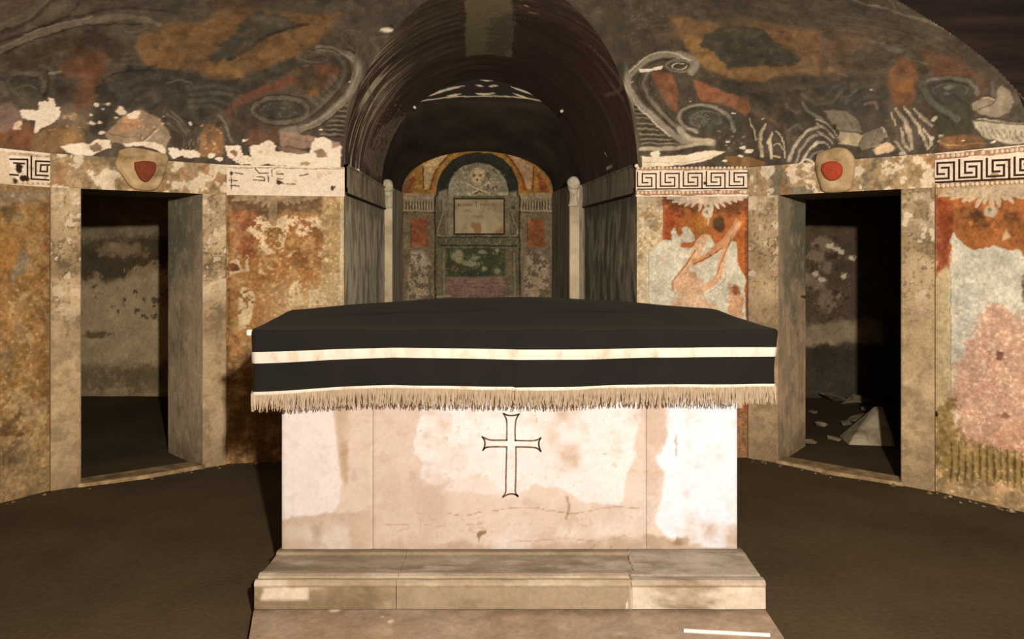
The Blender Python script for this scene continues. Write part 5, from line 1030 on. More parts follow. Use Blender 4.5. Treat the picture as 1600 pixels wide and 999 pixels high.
cv = grid('ceiling_corridor', PV, VAULT, pv.albedo(KV), flip=True); tag(cv, kind='structure')
# lens-shaped tympanum at the pilasters, and the lower vault behind it
cF, aF = float(front_c(np.array(YF))), float(front_a(np.array(YF)))
def flat_top(x): return E + 1.458 - .11 * (abs(x - cF) / .62) ** 1.6 * .35
def fr_prof(f_):
    x = cF + aF * math.cos(f_); z = SPR + RISE * math.sin(f_); return x, min(z, flat_top(x))
xs = np.linspace(cF - .70, cF + .70, 80); zt = SPR + RISE * np.sqrt(np.clip(1 - ((xs - cF) / aF) ** 2, 0, 1)); zb = np.minimum(flat_top(xs), zt)
PT = np.stack([np.stack([xs, 0 * xs + YF, zb * (1 - k) + zt * k], -1) for k in np.linspace(0, 1, 24)], 1)
PLT = Plane((cF - .8, YF), (cF + .8, YF))
QT = np.stack([PT[..., 0].ravel() - (cF - .8), PT[..., 2].ravel()], 1)
def paint_lens(p):
    p.stroke([(640, 162), (680, 134), (720, 120), (760, 116), (800, 120), (840, 134), (880, 162)], 9, (18, 17, 12), worn=0, crv=True)
    for c in ([(656, 158), (700, 152), (760, 150), (810, 153), (866, 160)],): p.stroke(c, 2.6, (150, 132, 100), worn=.05)
    for q, w in (([(668, 150), (695, 141), (726, 134)], 5), ([(690, 131), (705, 128), (719, 125)], 3.4), ([(696, 150), (708, 149), (718, 147)], 4.5), ([(742, 122), (758, 125.5), (784, 124)], 3.6), ([(744, 133), (756, 135)], 3.6), ([(764, 135), (780, 134)], 3.6), ([(742, 145), (758, 147), (776, 145)], 4.5), ([(797, 136), (820, 143), (852, 153)], 4.2), ([(812, 130), (828, 134)], 2.5), ([(803, 128), (807, 129.5)], 2.5), ([(802, 147), (814, 151), (826, 154)], 4)):
        p.stroke(q, w, (168, 150, 118), taper=(.2, .2), worn=.15)
pt_ = Paint(PLT, PT.reshape(-1, 3), QT, (36, 29, 22)); paint_lens(pt_)
tag(grid('wall_corridor_lunette', PT, VAULT, pt_.albedo(KB), flip=True), kind='structure')
cB, aB = (LB[0] + RB[0]) / 2, (RB[0] - LB[0]) / 2 + .012
PS = np.zeros((120, 30, 3))
for i, f_ in enumerate(np.linspace(0, math.pi, 120)):
    x0, z0 = fr_prof(f_); x1, z1 = cB + aB * math.cos(f_), SPR + .446 * math.sin(f_) ** .9
    for j, k in enumerate(np.linspace(0, 1, 30)):
        PS[i, j] = (x0 + (x1 - x0) * k, YF + (YB - YF) * k, z0 + (z1 - z0) * k ** .8)
pn = fbm(PS.reshape(-1, 3), 5, 4, 9) - .5
tag(grid('ceiling_corridor_end', PS, VAULT, np.clip(lin((33, 26, 19)) / (KV * TINT) * (1 + 1.5 * pn[:, None]), 0, 1), flip=True), kind='structure')

# ================================================================ THE ALTAR
ALT = fresco_mat('stained_marble', rough=.6, bmp=.1, grain=.05, dist=.004, spec=.3)
PLS = fresco_mat('step_marble', rough=.75, bmp=.2, grain=.09, dist=.006)
AF, AX0, AX1, AZ0, AZ1 = 3.51, -1.011, .989, .165, 1.10
altar = empty('altar', (0, 3.85, .06)); tag(altar, 'pale stained marble block altar with an incised cross on its front', 'altar')
PLA = Plane((AX0, AF), (AX1, AF))
def paint_altar(p):
    p.crop = Crop(430, 630, .4625)
    T = (236, 205, 172)
    p.poly([(-20, -60), (1620, -60), (1620, 540), (-20, 540)], T, rag=0)
    p.poly([(-20, -60), (330, -60), (330, 540), (-20, 540)], (234, 202, 168), rag=0, soft=1)
    p.poly([(330, -60), (500, -60), (500, 300), (620, 310), (1160, 360), (1255, 380), (1255, 540), (330, 540)], (232, 200, 166), rag=5, soft=20)
    p.specks([(-20, -60), (1620, 540)], (210, 172, 134), .22, 'm', .35)
    hi = (253, 234, 212)
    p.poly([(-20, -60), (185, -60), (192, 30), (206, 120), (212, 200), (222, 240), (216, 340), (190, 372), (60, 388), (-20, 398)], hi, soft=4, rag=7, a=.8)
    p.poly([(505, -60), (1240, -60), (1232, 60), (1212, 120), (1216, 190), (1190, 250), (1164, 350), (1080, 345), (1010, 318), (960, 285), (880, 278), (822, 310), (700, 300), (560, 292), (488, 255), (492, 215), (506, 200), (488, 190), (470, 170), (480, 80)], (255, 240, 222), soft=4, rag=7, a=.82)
    p.poly([(1320, -60), (1620, -60), (1620, 500), (1480, 492), (1430, 482), (1330, 452), (1282, 402), (1300, 320), (1308, 240), (1286, 190), (1316, 130)], (255, 250, 242), soft=5, rag=9, a=.9)  # whitest patch: overexposed highlight at the right put into the marble colour
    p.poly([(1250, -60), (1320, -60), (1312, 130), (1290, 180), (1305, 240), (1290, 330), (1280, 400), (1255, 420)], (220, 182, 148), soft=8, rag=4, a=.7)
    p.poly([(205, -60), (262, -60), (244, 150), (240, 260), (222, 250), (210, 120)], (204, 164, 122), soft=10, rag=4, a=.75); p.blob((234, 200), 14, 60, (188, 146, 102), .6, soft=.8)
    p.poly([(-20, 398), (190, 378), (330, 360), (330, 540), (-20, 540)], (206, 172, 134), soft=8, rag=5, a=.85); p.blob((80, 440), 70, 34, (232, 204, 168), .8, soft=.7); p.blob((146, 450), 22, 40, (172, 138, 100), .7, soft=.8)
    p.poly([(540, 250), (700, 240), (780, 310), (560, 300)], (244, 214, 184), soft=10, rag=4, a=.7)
    for q, w, c in (([(480, 372), (560, 372), (640, 380), (700, 366), (760, 360), (850, 352), (930, 366), (1000, 372), (1090, 358), (1160, 352), (1240, 356)], 4, (184, 142, 98)), ([(340, 408), (460, 410), (600, 416), (700, 405)], 3, (194, 154, 114)), ([(800, 470), (900, 462), (1000, 458), (1100, 466), (1200, 440)], 5, (186, 148, 106)), ([(984, 320), (992, 350), (986, 390)], 12, (178, 136, 94)), ([(480, 60), (498, 30), (500, 80), (484, 100)], 2, (206, 166, 126))): p.stroke(q, w, c, worn=.35, a=.85)
    p.poly([(690, 432), (708, 430), (712, 440), (694, 448), (688, 470), (682, 440)], (156, 118, 72), soft=2, rag=1.5); p.blob((985, 440), 46, 26, (244, 222, 190), .75, soft=.6, rag=.8)
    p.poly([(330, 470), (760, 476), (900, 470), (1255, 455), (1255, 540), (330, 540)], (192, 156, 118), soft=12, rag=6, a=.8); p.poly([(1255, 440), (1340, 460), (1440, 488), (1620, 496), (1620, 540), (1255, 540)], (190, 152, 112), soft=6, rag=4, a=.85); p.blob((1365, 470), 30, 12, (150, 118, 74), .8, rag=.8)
    p.specks([(330, 380), (1255, 500)], (200, 158, 116), .2, 'f', .5); p.specks([(480, 20), (1250, 340)], (232, 200, 166), .14, 'f', .7); p.specks([(860, 470), (1250, 500)], (160, 128, 82), .2, 'f', .6)
    for q in ([(570, 120), (582, 112), (576, 132)], [(680, 55), (674, 70)], [(880, 40), (884, 62), (876, 60)], [(1005, 165), (995, 160)], [(1105, 168), (1116, 172)], [(1350, 105), (1356, 180)], [(1345, 140), (1352, 110), (1360, 150)], [(915, 250), (924, 256)], [(1444, 412), (1444, 416)]): p.stroke(q, 4, (196, 156, 116), a=.8, crv=False)
    p.crop = None
    n1 = fbm(p.P, 5, 5, 210) - .5; n2 = fbm(p.P, 22, 4, 211) - .5; k = np.arange(len(n1))
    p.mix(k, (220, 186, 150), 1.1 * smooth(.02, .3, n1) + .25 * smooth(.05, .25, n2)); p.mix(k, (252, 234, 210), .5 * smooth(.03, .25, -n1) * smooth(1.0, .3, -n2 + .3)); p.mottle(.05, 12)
def slab_obj(u0, u1):
    n, m = int((u1 - u0) / .006), int((AZ1 - AZ0) / .006); g = .0008
    U, Z = np.meshgrid(np.linspace(u0 + g, u1 - g, n), np.linspace(AZ0, AZ1, m), indexing='ij')
    wob = (fbm(np.stack([U.ravel(), 0 * U.ravel(), Z.ravel()], 1), 9, 4, 5) - .5).reshape(U.shape) * .003
    edge = np.minimum(U - u0 - g, u1 - g - U); off = wob - .0035 * np.exp(-edge / .004)
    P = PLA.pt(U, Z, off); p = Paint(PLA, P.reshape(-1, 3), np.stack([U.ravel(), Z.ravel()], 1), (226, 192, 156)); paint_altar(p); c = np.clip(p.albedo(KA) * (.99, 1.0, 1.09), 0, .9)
    parts, cols = [P], [c]
    for k, uu in ((0, u0 + g), (-1, u1 - g)):
        s = np.stack([P[k], P[k] + np.array([0, .75 if uu in (AX0,) else .68, 0])], 0); parts.append(s); cols.append(np.vstack([c.reshape(n, m, 3)[k]] * 2))
    top = np.stack([P[:, -1], P[:, -1] + np.array([0, .68, 0])], 1); parts.append(top); cols.append(np.repeat(c.reshape(n, m, 3)[:, -1], 2, 0))
    bk = np.stack([P[[0, -1], 0] + (0, .68, 0), P[[0, -1], -1] + (0, .68, 0)], 1); parts.append(bk); cols.append(np.tile(np.median(c, 0), (4, 1)))
    return grid('front_block', parts, ALT, cols, parent=altar, smooth_=True)
uj1, uj2 = PLA.u(582.5), PLA.u(1010.5)
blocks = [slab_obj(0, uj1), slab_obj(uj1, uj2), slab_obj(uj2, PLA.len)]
# incised cross with flared ends, outline cut into the middle block
CR = plain_mat('incised_line', (140, 108, 76), K=KA, var=.3)
kc = Crop(700, 620, 200 / 1175.)
right = [(512, 155), (580, 172), (652, 160), (622, 215), (616, 400), (700, 402), (800, 400), (850, 380), (836, 440), (850, 495), (800, 466), (700, 460), (624, 462), (618, 870), (642, 915), (580, 892), (505, 918), (530, 870), (540, 460), (440, 458), (370, 462), (325, 488), (338, 430), (315, 370), (390, 396), (538, 396), (538, 215)]
seg = [(0, 3, 1), (2, 5, 1)]
def cq(pts, c=True): return [PLA.px(*v) for v in (curve(kc(pts), 6) if c else kc(pts))]
lines = [cq(s) for s in ([(510, 154), (545, 168), (582, 172), (620, 168), (654, 158)], [(510, 154), (530, 190), (540, 230), (541, 310), (540, 398)], [(654, 158), (634, 190), (622, 230), (616, 310), (618, 400)], [(315, 368), (350, 384), (400, 397), (470, 398), (540, 398)], [(315, 368), (336, 400), (340, 440), (332, 470), (322, 490)], [(322, 490), (345, 468), (380, 460), (460, 458), (540, 460)],
         [(852, 378), (810, 398), (750, 403), (680, 402), (618, 400)], [(852, 378), (836, 410), (834, 440), (840, 470), (852, 500)], [(852, 500), (820, 474), (780, 464), (700, 460), (624, 460)], [(540, 460), (536, 600), (532, 760), (530, 870), (503, 920)], [(624, 460), (625, 600), (622, 760), (620, 870), (642, 912)], [(503, 920), (545, 898), (585, 890), (620, 898), (642, 912)])]
x = mesh('incised_cross', *strips(PLA, lines, .0064, .0042), mat=CR, parent=blocks[1]); tag(x, 'dark outline of a cross with flared arms')
# table slab under the cloth, a corner of its white linen showing
V, Fc = box(-1.10, 1.115, 3.42, 4.13, 1.095, 1.145); mesh('table_slab', V, Fc, plain_mat('slab_stone', (200, 170, 136), K=KA), altar)
V, Fc = box(-1.138, -1.09, 3.425, 3.47, 1.124, 1.150); bev(mesh('linen_corner', V, Fc, plain_mat('white_linen', (250, 240, 222), K=KA), altar), .004)
# moulded base in three stones
SX0, SX1, SY = -1.022, 1.006, 3.17
prof = [(3.54, .176), (3.488, .182), (3.470, .180), (3.466, .170), (3.455, .168), (3.39, .168), (3.30, .170), (3.262, .176), (3.25, .182), (3.236, .183), (3.222, .178), (3.217, .168), (3.208, .168), (3.198, .177), (3.182, .178), (3.172, .170), (3.170, .160), (3.174, .150), (3.172, .066)]
prof2 = [(3.54, .176), (3.49, .182), (3.45, .181), (3.38, .176), (3.30, .173), (3.25, .172), (3.236, .168), (3.228, .172), (3.21, .177), (3.182, .177), (3.172, .170), (3.170, .160), (3.174, .150), (3.172, .066)]
ux = lambda x_: (x_ - CX) / F * SY
def paint_step(p, right):
    base = (206, 178, 144) if right else (188, 158, 122)
    p.C[:] = base
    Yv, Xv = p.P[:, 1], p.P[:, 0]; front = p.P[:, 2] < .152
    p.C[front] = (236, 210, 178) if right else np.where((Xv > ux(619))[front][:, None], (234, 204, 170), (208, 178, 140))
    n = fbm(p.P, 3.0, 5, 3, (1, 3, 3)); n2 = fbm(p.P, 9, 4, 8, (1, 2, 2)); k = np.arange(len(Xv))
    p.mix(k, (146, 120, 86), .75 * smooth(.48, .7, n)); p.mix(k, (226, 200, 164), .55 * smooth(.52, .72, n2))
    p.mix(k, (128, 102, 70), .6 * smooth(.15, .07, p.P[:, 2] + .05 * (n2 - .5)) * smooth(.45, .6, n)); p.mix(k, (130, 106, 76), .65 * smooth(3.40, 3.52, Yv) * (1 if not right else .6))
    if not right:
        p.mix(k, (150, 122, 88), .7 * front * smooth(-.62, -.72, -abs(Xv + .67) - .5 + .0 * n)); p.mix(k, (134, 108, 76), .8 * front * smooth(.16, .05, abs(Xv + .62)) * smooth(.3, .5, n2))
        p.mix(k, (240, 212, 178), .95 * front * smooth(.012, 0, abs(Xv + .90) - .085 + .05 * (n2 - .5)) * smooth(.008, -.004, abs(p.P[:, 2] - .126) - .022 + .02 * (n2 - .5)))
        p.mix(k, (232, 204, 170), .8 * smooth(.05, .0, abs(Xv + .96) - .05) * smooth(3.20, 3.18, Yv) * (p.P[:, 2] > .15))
    p.specks_all = None; p.mottle(.12, 13)
def step_stone(x0, x1, pr, right, jag=0., mitre0=None, mitre1=None):
    n, rows = max(8, int((x1 - x0) / .008)), []
    pr2 = []
    for a, b in zip(pr[:-1], pr[1:]):
        m = max(2, int(math.hypot(b[0] - a[0], b[1] - a[1]) / .007)); pr2 += [tuple(np.array(a) + (np.array(b) - a) * i / m) for i in range(m)]
    pr2 = np.array(pr2 + [pr[-1]]); S = np.linspace(0, 1, n); P = np.zeros((n, len(pr2), 3))
    j0 = x0 + .0 * pr2[:, 0]; j1 = x1 + .0 * pr2[:, 0]
    rr = np.random.default_rng(3); jg = np.cumsum(rr.normal(0, .004, len(pr2))) + (pr2[:, 0] - 3.17) * .16
    if jag == 1: j1 = x1 + jg
    if jag == 2: j0 = x0 + jg + .002
    for i, s_ in enumerate(S): P[i, :, 0] = j0 + (j1 - j0) * s_; P[i, :, 1] = pr2[:, 0]; P[i, :, 2] = pr2[:, 1]
    P[..., 2] += (fbm(P.reshape(-1, 3), 7, 4, 4) - .5).reshape(P.shape[:2]) * .004
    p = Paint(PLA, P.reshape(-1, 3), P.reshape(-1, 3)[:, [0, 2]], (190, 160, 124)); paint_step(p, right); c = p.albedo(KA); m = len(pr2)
    parts, cols = [P], [c]
    for k in (0, -1):
        e = P[k]; s2 = np.stack([e, np.stack([e[:, 0], e[:, 1], 0 * e[:, 2] + .066], -1)], 0); parts.append(s2); cols.append(np.vstack([c.reshape(n, m, 3)[k]] * 2))
    return grid('base_stone', parts, PLS, cols, parent=altar, smooth_=False)
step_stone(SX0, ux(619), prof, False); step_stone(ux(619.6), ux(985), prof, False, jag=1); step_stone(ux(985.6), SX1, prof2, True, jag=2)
V, Fc = box(SX0 + .01, SX1 - .01, 3.5, 4.28, .066, .172); mesh('base_core', V, Fc, plain_mat('base_core_stone', (180, 150, 114), K=KA), altar)

# low platform in front of and under the altar
def paint_plat(p):
    n = fbm(p.P, 2.6, 5, 31); n2 = fbm(p.P, 10, 4, 32); k = np.arange(len(n))
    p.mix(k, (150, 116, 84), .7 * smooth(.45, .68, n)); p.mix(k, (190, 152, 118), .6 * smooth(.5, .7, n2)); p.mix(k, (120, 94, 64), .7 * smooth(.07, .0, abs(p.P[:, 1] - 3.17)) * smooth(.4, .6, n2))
    q = p.P
    for (x_, y_, r_) in ((610, 972, .016), (525, 951, .03), (598, 965, .008)):
        Y = (E - .06) * F / (y_ - HY); X = (x_ - CX) / F * Y; p.mix(k, (226, 196, 160), .9 * smooth(r_, r_ * .5, np.hypot(q[:, 0] - X, (q[:, 1] - Y) * .7) + .03 * (n2 - .5)))
    p.mottle(.16, 14)
gx, gy = np.meshgrid(np.linspace(0, 1, 260), np.linspace(2.45, 4.55, 200), indexing='ij')
xl = np.interp(gy, [2.45, 2.94, 3.17, 4.55], [-.90, -.967, -1.024, -1.03]); xr = np.interp(gy, [2.45, 3.17, 4.55], [.985, 1.008, 1.01])
PP = np.stack([xl + (xr - xl) * gx, gy, 0 * gx + .06], -1)
PP[..., 2] += (fbm(PP.reshape(-1, 3), 4, 5, 6) - .5).reshape(gx.shape) * .006
pp_ = Paint(PLA, PP.reshape(-1, 3), PP.reshape(-1, 3)[:, [0, 1]], (168, 137, 106)); paint_plat(pp_); cpl = pp_.albedo(KA * .66)
def skirt(e): return np.stack([e, e * (1, 1, 0) + (0, 0, -.03)], 1)
cc = cpl.reshape(260, 200, 3)
plat = grid('altar_platform', [PP, skirt(PP[0]), skirt(PP[-1]), skirt(PP[:, 0]), skirt(PP[:, -1])], PLS, [cpl] + [np.repeat(c_, 2, 0) for c_ in (cc[0], cc[-1], cc[:, 0], cc[:, -1])], smooth_=False)
tag(plat, 'low worn stone platform the altar stands on, running toward the viewer', 'platform')

# ================================================================ THE BLACK PALL
BLK, nt, b = new_mat('black_cloth'); b.inputs['Roughness'].default_value = 1; b.inputs['Specular IOR Level'].default_value = .05; b.inputs['Sheen Weight'].default_value = .02; b.inputs['Sheen Roughness'].default_value = .6
b.inputs['Base Color'].default_value = (.0105, .0118, .0135, 1)
tc = N(nt, 'ShaderNodeTexCoord'); w1 = N(nt, 'ShaderNodeTexNoise', Scale=420.0, Detail=2.0); nt.links.new(tc.outputs['Object'], w1.inputs['Vector']); bump(nt, b, w1.outputs['Fac'], .15, .001)
w2 = N(nt, 'ShaderNodeTexNoise', Scale=7.0, Detail=6.0); nt.links.new(tc.outputs['Object'], w2.inputs['Vector']); cr = N(nt, 'ShaderNodeValToRGB'); cr.color_ramp.elements[0].color = (.0085, .0095, .011, 1); cr.color_ramp.elements[1].color = (.0135, .0145, .016, 1); nt.links.new(w2.outputs['Fac'], cr.inputs[0]); nt.links.new(cr.outputs[0], b.inputs['Base Color'])
CX0, CX1, CY0, CY1, CZ = -1.113, 1.140, 3.395, 4.16, 1.152
HEM = .247                                                # drop of the black cloth
def cl_path(s_):
    """closed rounded-rectangle path, s_ in metres from the middle of the front edge, towards +X; returns point, outward normal"""
    w, d, r = (CX1 - CX0) / 2, (CY1 - CY0) / 2, .035; cx, cy = (CX0 + CX1) / 2, (CY0 + CY1) / 2
    segs = [(w - r, 'l', (cx, CY0), (1, 0), (0, -1)), (r * math.pi / 2, 'a', (CX1 - r, CY0 + r), -90), (2 * d - 2 * r, 'l', (CX1, CY0 + r), (0, 1), (1, 0)), (r * math.pi / 2, 'a', (CX1 - r, CY1 - r), 0),
            (2 * w - 2 * r, 'l', (CX1 - r, CY1), (-1, 0), (0, 1)), (r * math.pi / 2, 'a', (CX0 + r, CY1 - r), 90), (2 * d - 2 * r, 'l', (CX0, CY1 - r), (0, -1), (-1, 0)), (r * math.pi / 2, 'a', (CX0 + r, CY0 + r), 180), (w - r, 'l', (CX0 + r, CY0), (1, 0), (0, -1))]
    tot = sum(q[0] for q in segs); s_ = s_ % tot
    for q in segs:
        if s_ <= q[0] + 1e-9:
            if q[1] == 'l': return np.array(q[2]) + np.array(q[3]) * s_, np.array(q[4], float)
            a = math.radians(q[3]) + s_ / r; nn = np.array([math.cos(a), math.sin(a)]); return np.array(q[2]) + r * nn, nn
        s_ -= q[0]
    return np.array((cx, CY0)), np.array((0., -1.))
PER = 2 * (CX1 - CX0) + 2 * (CY1 - CY0) - 8 * .035 + 2 * math.pi * .035
def top_z(x, y):
    u = np.clip((x - CX0) / (CX1 - CX0), 0, 1); v = np.clip((y - CY0) / (CY1 - CY0), 0, 1)
    rise = smooth(0, .028, u) * smooth(1, .955, u) * .028 + .070 * np.sin(np.pi * np.clip(u, 0, 1)) ** 1.15
    return CZ + rise * smooth(.04, .95, v) ** .9
def drop_shift(x): return .0   # cloth top edge is level
def sag(x):
    """how far the woven band and hem dip along the front"""
    return np.interp(x, [-1.12, -.95, -.75, -.5, -.3, 0, .3, .6, 1.14], [.026, .020, .008, -.002, .0, .006, .004, -.006, -.006])
def skirt_pt(s_, w, off=0.0, sh=True):
    p, nn = cl_path(s_); front = nn[1] < -.7
    zt = top_z(p[0], p[1] + (.0 if nn[1] < .5 else -.02)) if not front else CZ
    k = max(w, 0) / HEM
    fold = .008 * math.sin(s_ * 9 + 1.2) * k + .006 * math.sin(s_ * 19 + 3.5 * k) * k * (.5 + .5 * math.sin(s_ * 2.3)) + .004 * math.sin(s_ * 5.3 - 4 * k) * k
    lean = -.012 * k if abs(nn[0]) > .7 else -.004 * k
    z = zt - w - (sag(p[0]) * min(1, k * 1.6) if front else sag(CX0 if nn[0] < 0 else CX1) * min(1, k * 1.6))
    q = p + nn * (off + fold + lean)
    if sh: q = np.array((q[0] - .092 * min(max((q[1] - CY0) / (CY1 - CY0), 0), 1) * min(max((CX1 - q[0]) / (CX1 - CX0), 0), 1) ** 1.5, q[1]))
    return (q[0], q[1], z)
NS = 560; ss = np.linspace(0, PER, NS, endpoint=False)
V, Fc = [], []
for kk in np.linspace(.05, 1, 26):                        # the top, shrinking rings out to the rim
    for s_ in ss:
        p, nn = cl_path(s_); c = np.array(((CX0 + CX1) / 2, (CY0 + CY1) / 2)); hw = (CX1 - CX0) / 2 - (CY1 - CY0) / 2
        c = c + np.array((np.clip(p[0] - c[0], -hw, hw), 0)); q = c + (p - c) * kk * (1 - .006 / .4)
        V.append((q[0], q[1], float(top_z(q[0], q[1])) + .0015 * math.sin(q[0] * 14 + q[1] * 9)))
nr = 26; drops = np.concatenate([[.003, .008, .016], np.linspace(.03, HEM, 20)])
for w_ in drops:
    for s_ in ss:
        p = skirt_pt(s_, w_, -.006 * max(0, 1 - w_ / .016) ** 2, False); V.append(p)
nr += len(drops)
for i in range(nr - 1):
    for j in range(NS): Fc.append((i * NS + j, i * NS + (j + 1) % NS, (i + 1) * NS + (j + 1) % NS, (i + 1) * NS + j))
V = [(x_ - .092 * min(max((y_ - CY0) / (CY1 - CY0), 0), 1) * min(max((CX1 - x_) / (CX1 - CX0), 0), 1) ** 1.5, y_, z_) for x_, y_, z_ in V]
V0 = len(V); V.append((0.0, (CY0 + CY1) / 2, V[0][2])); Fc += [(V0, (j + 1) % NS, j) for j in range(NS)]
cloth = mesh('altar_cloth', V, Fc, BLK, smooth_=True); tag(cloth, 'black altar cloth with a cream band and fringed hem draped over the altar', 'cloth')
CRM = stone_mat('cream_braid', [(226, 196, 160), (250, 232, 206), (255, 240, 216)], 16., stretch=(1, 1, .4), K=KA, bmp=.2, dist=.003)
def band(name, w0, w1, off, wav, mat, lab):
    V, Fc = [], []; m = 5
    for s_ in ss:
        for i in range(m): V.append(skirt_pt(s_, w0 + (w1 - w0) * i / (m - 1) + wav * math.sin(s_ * 4.2 + .5), off + (.0015 if 0 < i < m - 1 else 0)))
    for j in range(NS):
        for i in range(m - 1): a, b_ = j * m + i, ((j + 1) % NS) * m + i; Fc.append((a, b_, b_ + 1, a + 1))
    return tag(mesh(name, V, Fc, mat, cloth, smooth_=True), lab)
band('woven_band', .079, .121, .003, .0022, CRM, 'cream woven band sewn along the black cloth')
band('hem_braid', .237, .252, .004, .001, CRM, 'narrow cream braid along the hem')
FRG = stone_mat('fringe_thread', [(172, 142, 108), (214, 182, 144), (240, 212, 176)], 60., stretch=(3, 3, .3), K=KA, bmp=.1, dist=.002)
V, Fc = [], []
def strand(s_, l, r, jit):
    k0 = len(V); pts = []; cur = random.uniform(-1, 1) * jit
    for i in range(4):
        k = i / 3; p = np.array(skirt_pt(s_ + cur * .012 * k * k, HEM - .002, .0035 + random.uniform(0, .004) * k)); p[2] -= l * k; pts.append(p)
    for i, p in enumerate(pts):
        rr = r * (1 - .35 * i / 3); d = cl_path(s_)[1]; t = np.array((-d[1], d[0]))
        for a, b_ in ((1, 0), (0, 1), (-1, 0)): V.append((p[0] + t[0] * rr * a + d[0] * rr * b_, p[1] + t[1] * rr * a + d[1] * rr * b_, p[2]))
    for i in range(3):
        for j in range(2): Fc.append((k0 + i * 3 + j, k0 + i * 3 + j + 1, k0 + (i + 1) * 3 + j + 1, k0 + (i + 1) * 3 + j))
s_ = 0
while s_ < PER:
    strand(s_, random.uniform(.064, .081), random.uniform(.0018, .0028), 1.); s_ += random.uniform(.0021, .0036)
fr = mesh('fringe', V, Fc, FRG, cloth); tag(fr, 'buff thread fringe hanging from the hem', kind='stuff')

# ================================================================ SMALL THINGS
def at(x, y, Y): return np.array(((x - CX) / F * Y, Y, E - (y - HY) / F * Y))
STK = plain_mat('white_stick', (252, 242, 224), K=KA, var=.04, rough=.6)
Yg = lambda y, z: (E - z) * F / (y - HY)
a, c = at(1068, 986, Yg(986, .066)), at(1203, 993, Yg(993, .066))
V, Fc = tube([a, a + (c - a) * .5, c], .0075, 10); st = mesh('white_stick', V, Fc, STK, smooth_=False); tag(st, 'thin white stick lying on the platform in front of the altar', 'stick')
# stone slab leaning in the right chamber, and rubble on its floor
SLB = stone_mat('broken_stone', [(84, 72, 54), (120, 104, 80), (140, 122, 96)], 8., K=.55, bmp=.4)
ap, bl, br = at(1379, 636, 6.35), at(1326, 690, 6.15), at(1400, 702, 6.10); bl[2] = br[2] = 0.0; d = np.array((.03, .22, 0))
V = [bl, br, br + (.10, .35, 0), bl + (.05, .3, 0), at(1332, 684, 6.17), at(1398, 690, 6.14), ap, ap + (-.04, .06, -.01), ap + (.05, .1, -.02)]
import bmesh
def hull(name, V, mat, sub=0):
    bm = bmesh.new(); [bm.verts.new(tuple(map(float, v))) for v in V]; bmesh.ops.convex_hull(bm, input=bm.verts)
    loose = [v for v in bm.verts if not v.link_faces]; bmesh.ops.delete(bm, geom=loose, context='VERTS')
    me = bpy.data.meshes.new(name); bm.to_mesh(me); bm.free(); return bev(link(name, me, mat), .008, 1)
tag(hull('broken_stone', V, SLB), 'large pointed pale stone lying on the floor inside the right doorway', 'stone')
RUB = stone_mat('rubble_stone', [(60, 50, 36), (96, 80, 58), (126, 108, 80)], 14., K=.6, bmp=.4)
rubble = [(1266, 690, .05, 'small rubble lump against the inner jamb of the right doorway'), (1284, 664, .055, 'slanted rubble chip in the middle of the right chamber floor'), (1300, 685, .05, 'flat rubble chip just left of the pointed stone'), (1304, 625, .10, 'broad flat rubble piece at the back left of the right chamber'),
          (1345, 632, .14, 'largest rubble block, behind the pointed stone'), (1355, 641, .06, 'small rubble block leaning under the largest one'), (1268, 644, .04, 'pale rubble chip beside the right door reveal'), (1326, 664, .05, 'rubble chip left of the tip of the pointed stone'), (1262, 612, .05, 'rubble lump at the foot of the dark hollow in the chamber wall'), (1340, 655, .08, 'flat rubble piece between the pointed stone and the block behind it')]
for i, (x_, y_, r_, lab) in enumerate(rubble):
    Y = Yg(y_, .01); c = at(x_, y_, Y); c[2] = r_ * .25; rr = np.random.default_rng(i + 40)
    V = [c + rr.normal(0, 1, 3) * np.array((r_ * .75, r_ * .6, r_ * .28)) for _ in range(14)]; zmin = min(v[2] for v in V)
    for v in V: v[2] -= zmin + .004
    tag(hull('rubble_stone', V, RUB), lab, 'stone', 'rubble on the right chamber floor')
# crumbs of fallen plaster along the foot of the walls
V, Fc = [], []; rr = np.random.default_rng(5)
for A_, B_, n_ in ((R3, R2, 22), (L2, L3, 16), (R2, R1, 22), (L1, L2, 16), (R1, R0, 18), (L0, L1, 8)):
    for i in range(n_):
        t_ = rr.uniform(0, 1); q = np.array(A_) + (np.array(B_) - np.array(A_)) * t_; q = q + (np.array((0, 2.9)) - q) * (.012 + abs(rr.normal(0, .010))); r_ = abs(rr.normal(.003, .006)) + .003; k = len(V)
        for j in range(5): a_ = j * 1.257 + rr.uniform(-.4, .4); V.append((q[0] + r_ * 1.3 * math.cos(a_), q[1] + r_ * 1.3 * math.sin(a_), -.003))
        V.append((q[0] + rr.normal(0, r_ * .3), q[1], r_ * rr.uniform(.6, 1.1))); Fc += [(k + j, k + (j + 1) % 5, k + 5) for j in range(5)]
tag(mesh('plaster_crumbs', V, Fc, stone_mat('crumb_plaster', [(84, 66, 44), (124, 100, 70), (190, 162, 124)], 30.)), 'crumbs of fallen plaster along the foot of the painted walls', 'debris', kind='stuff')
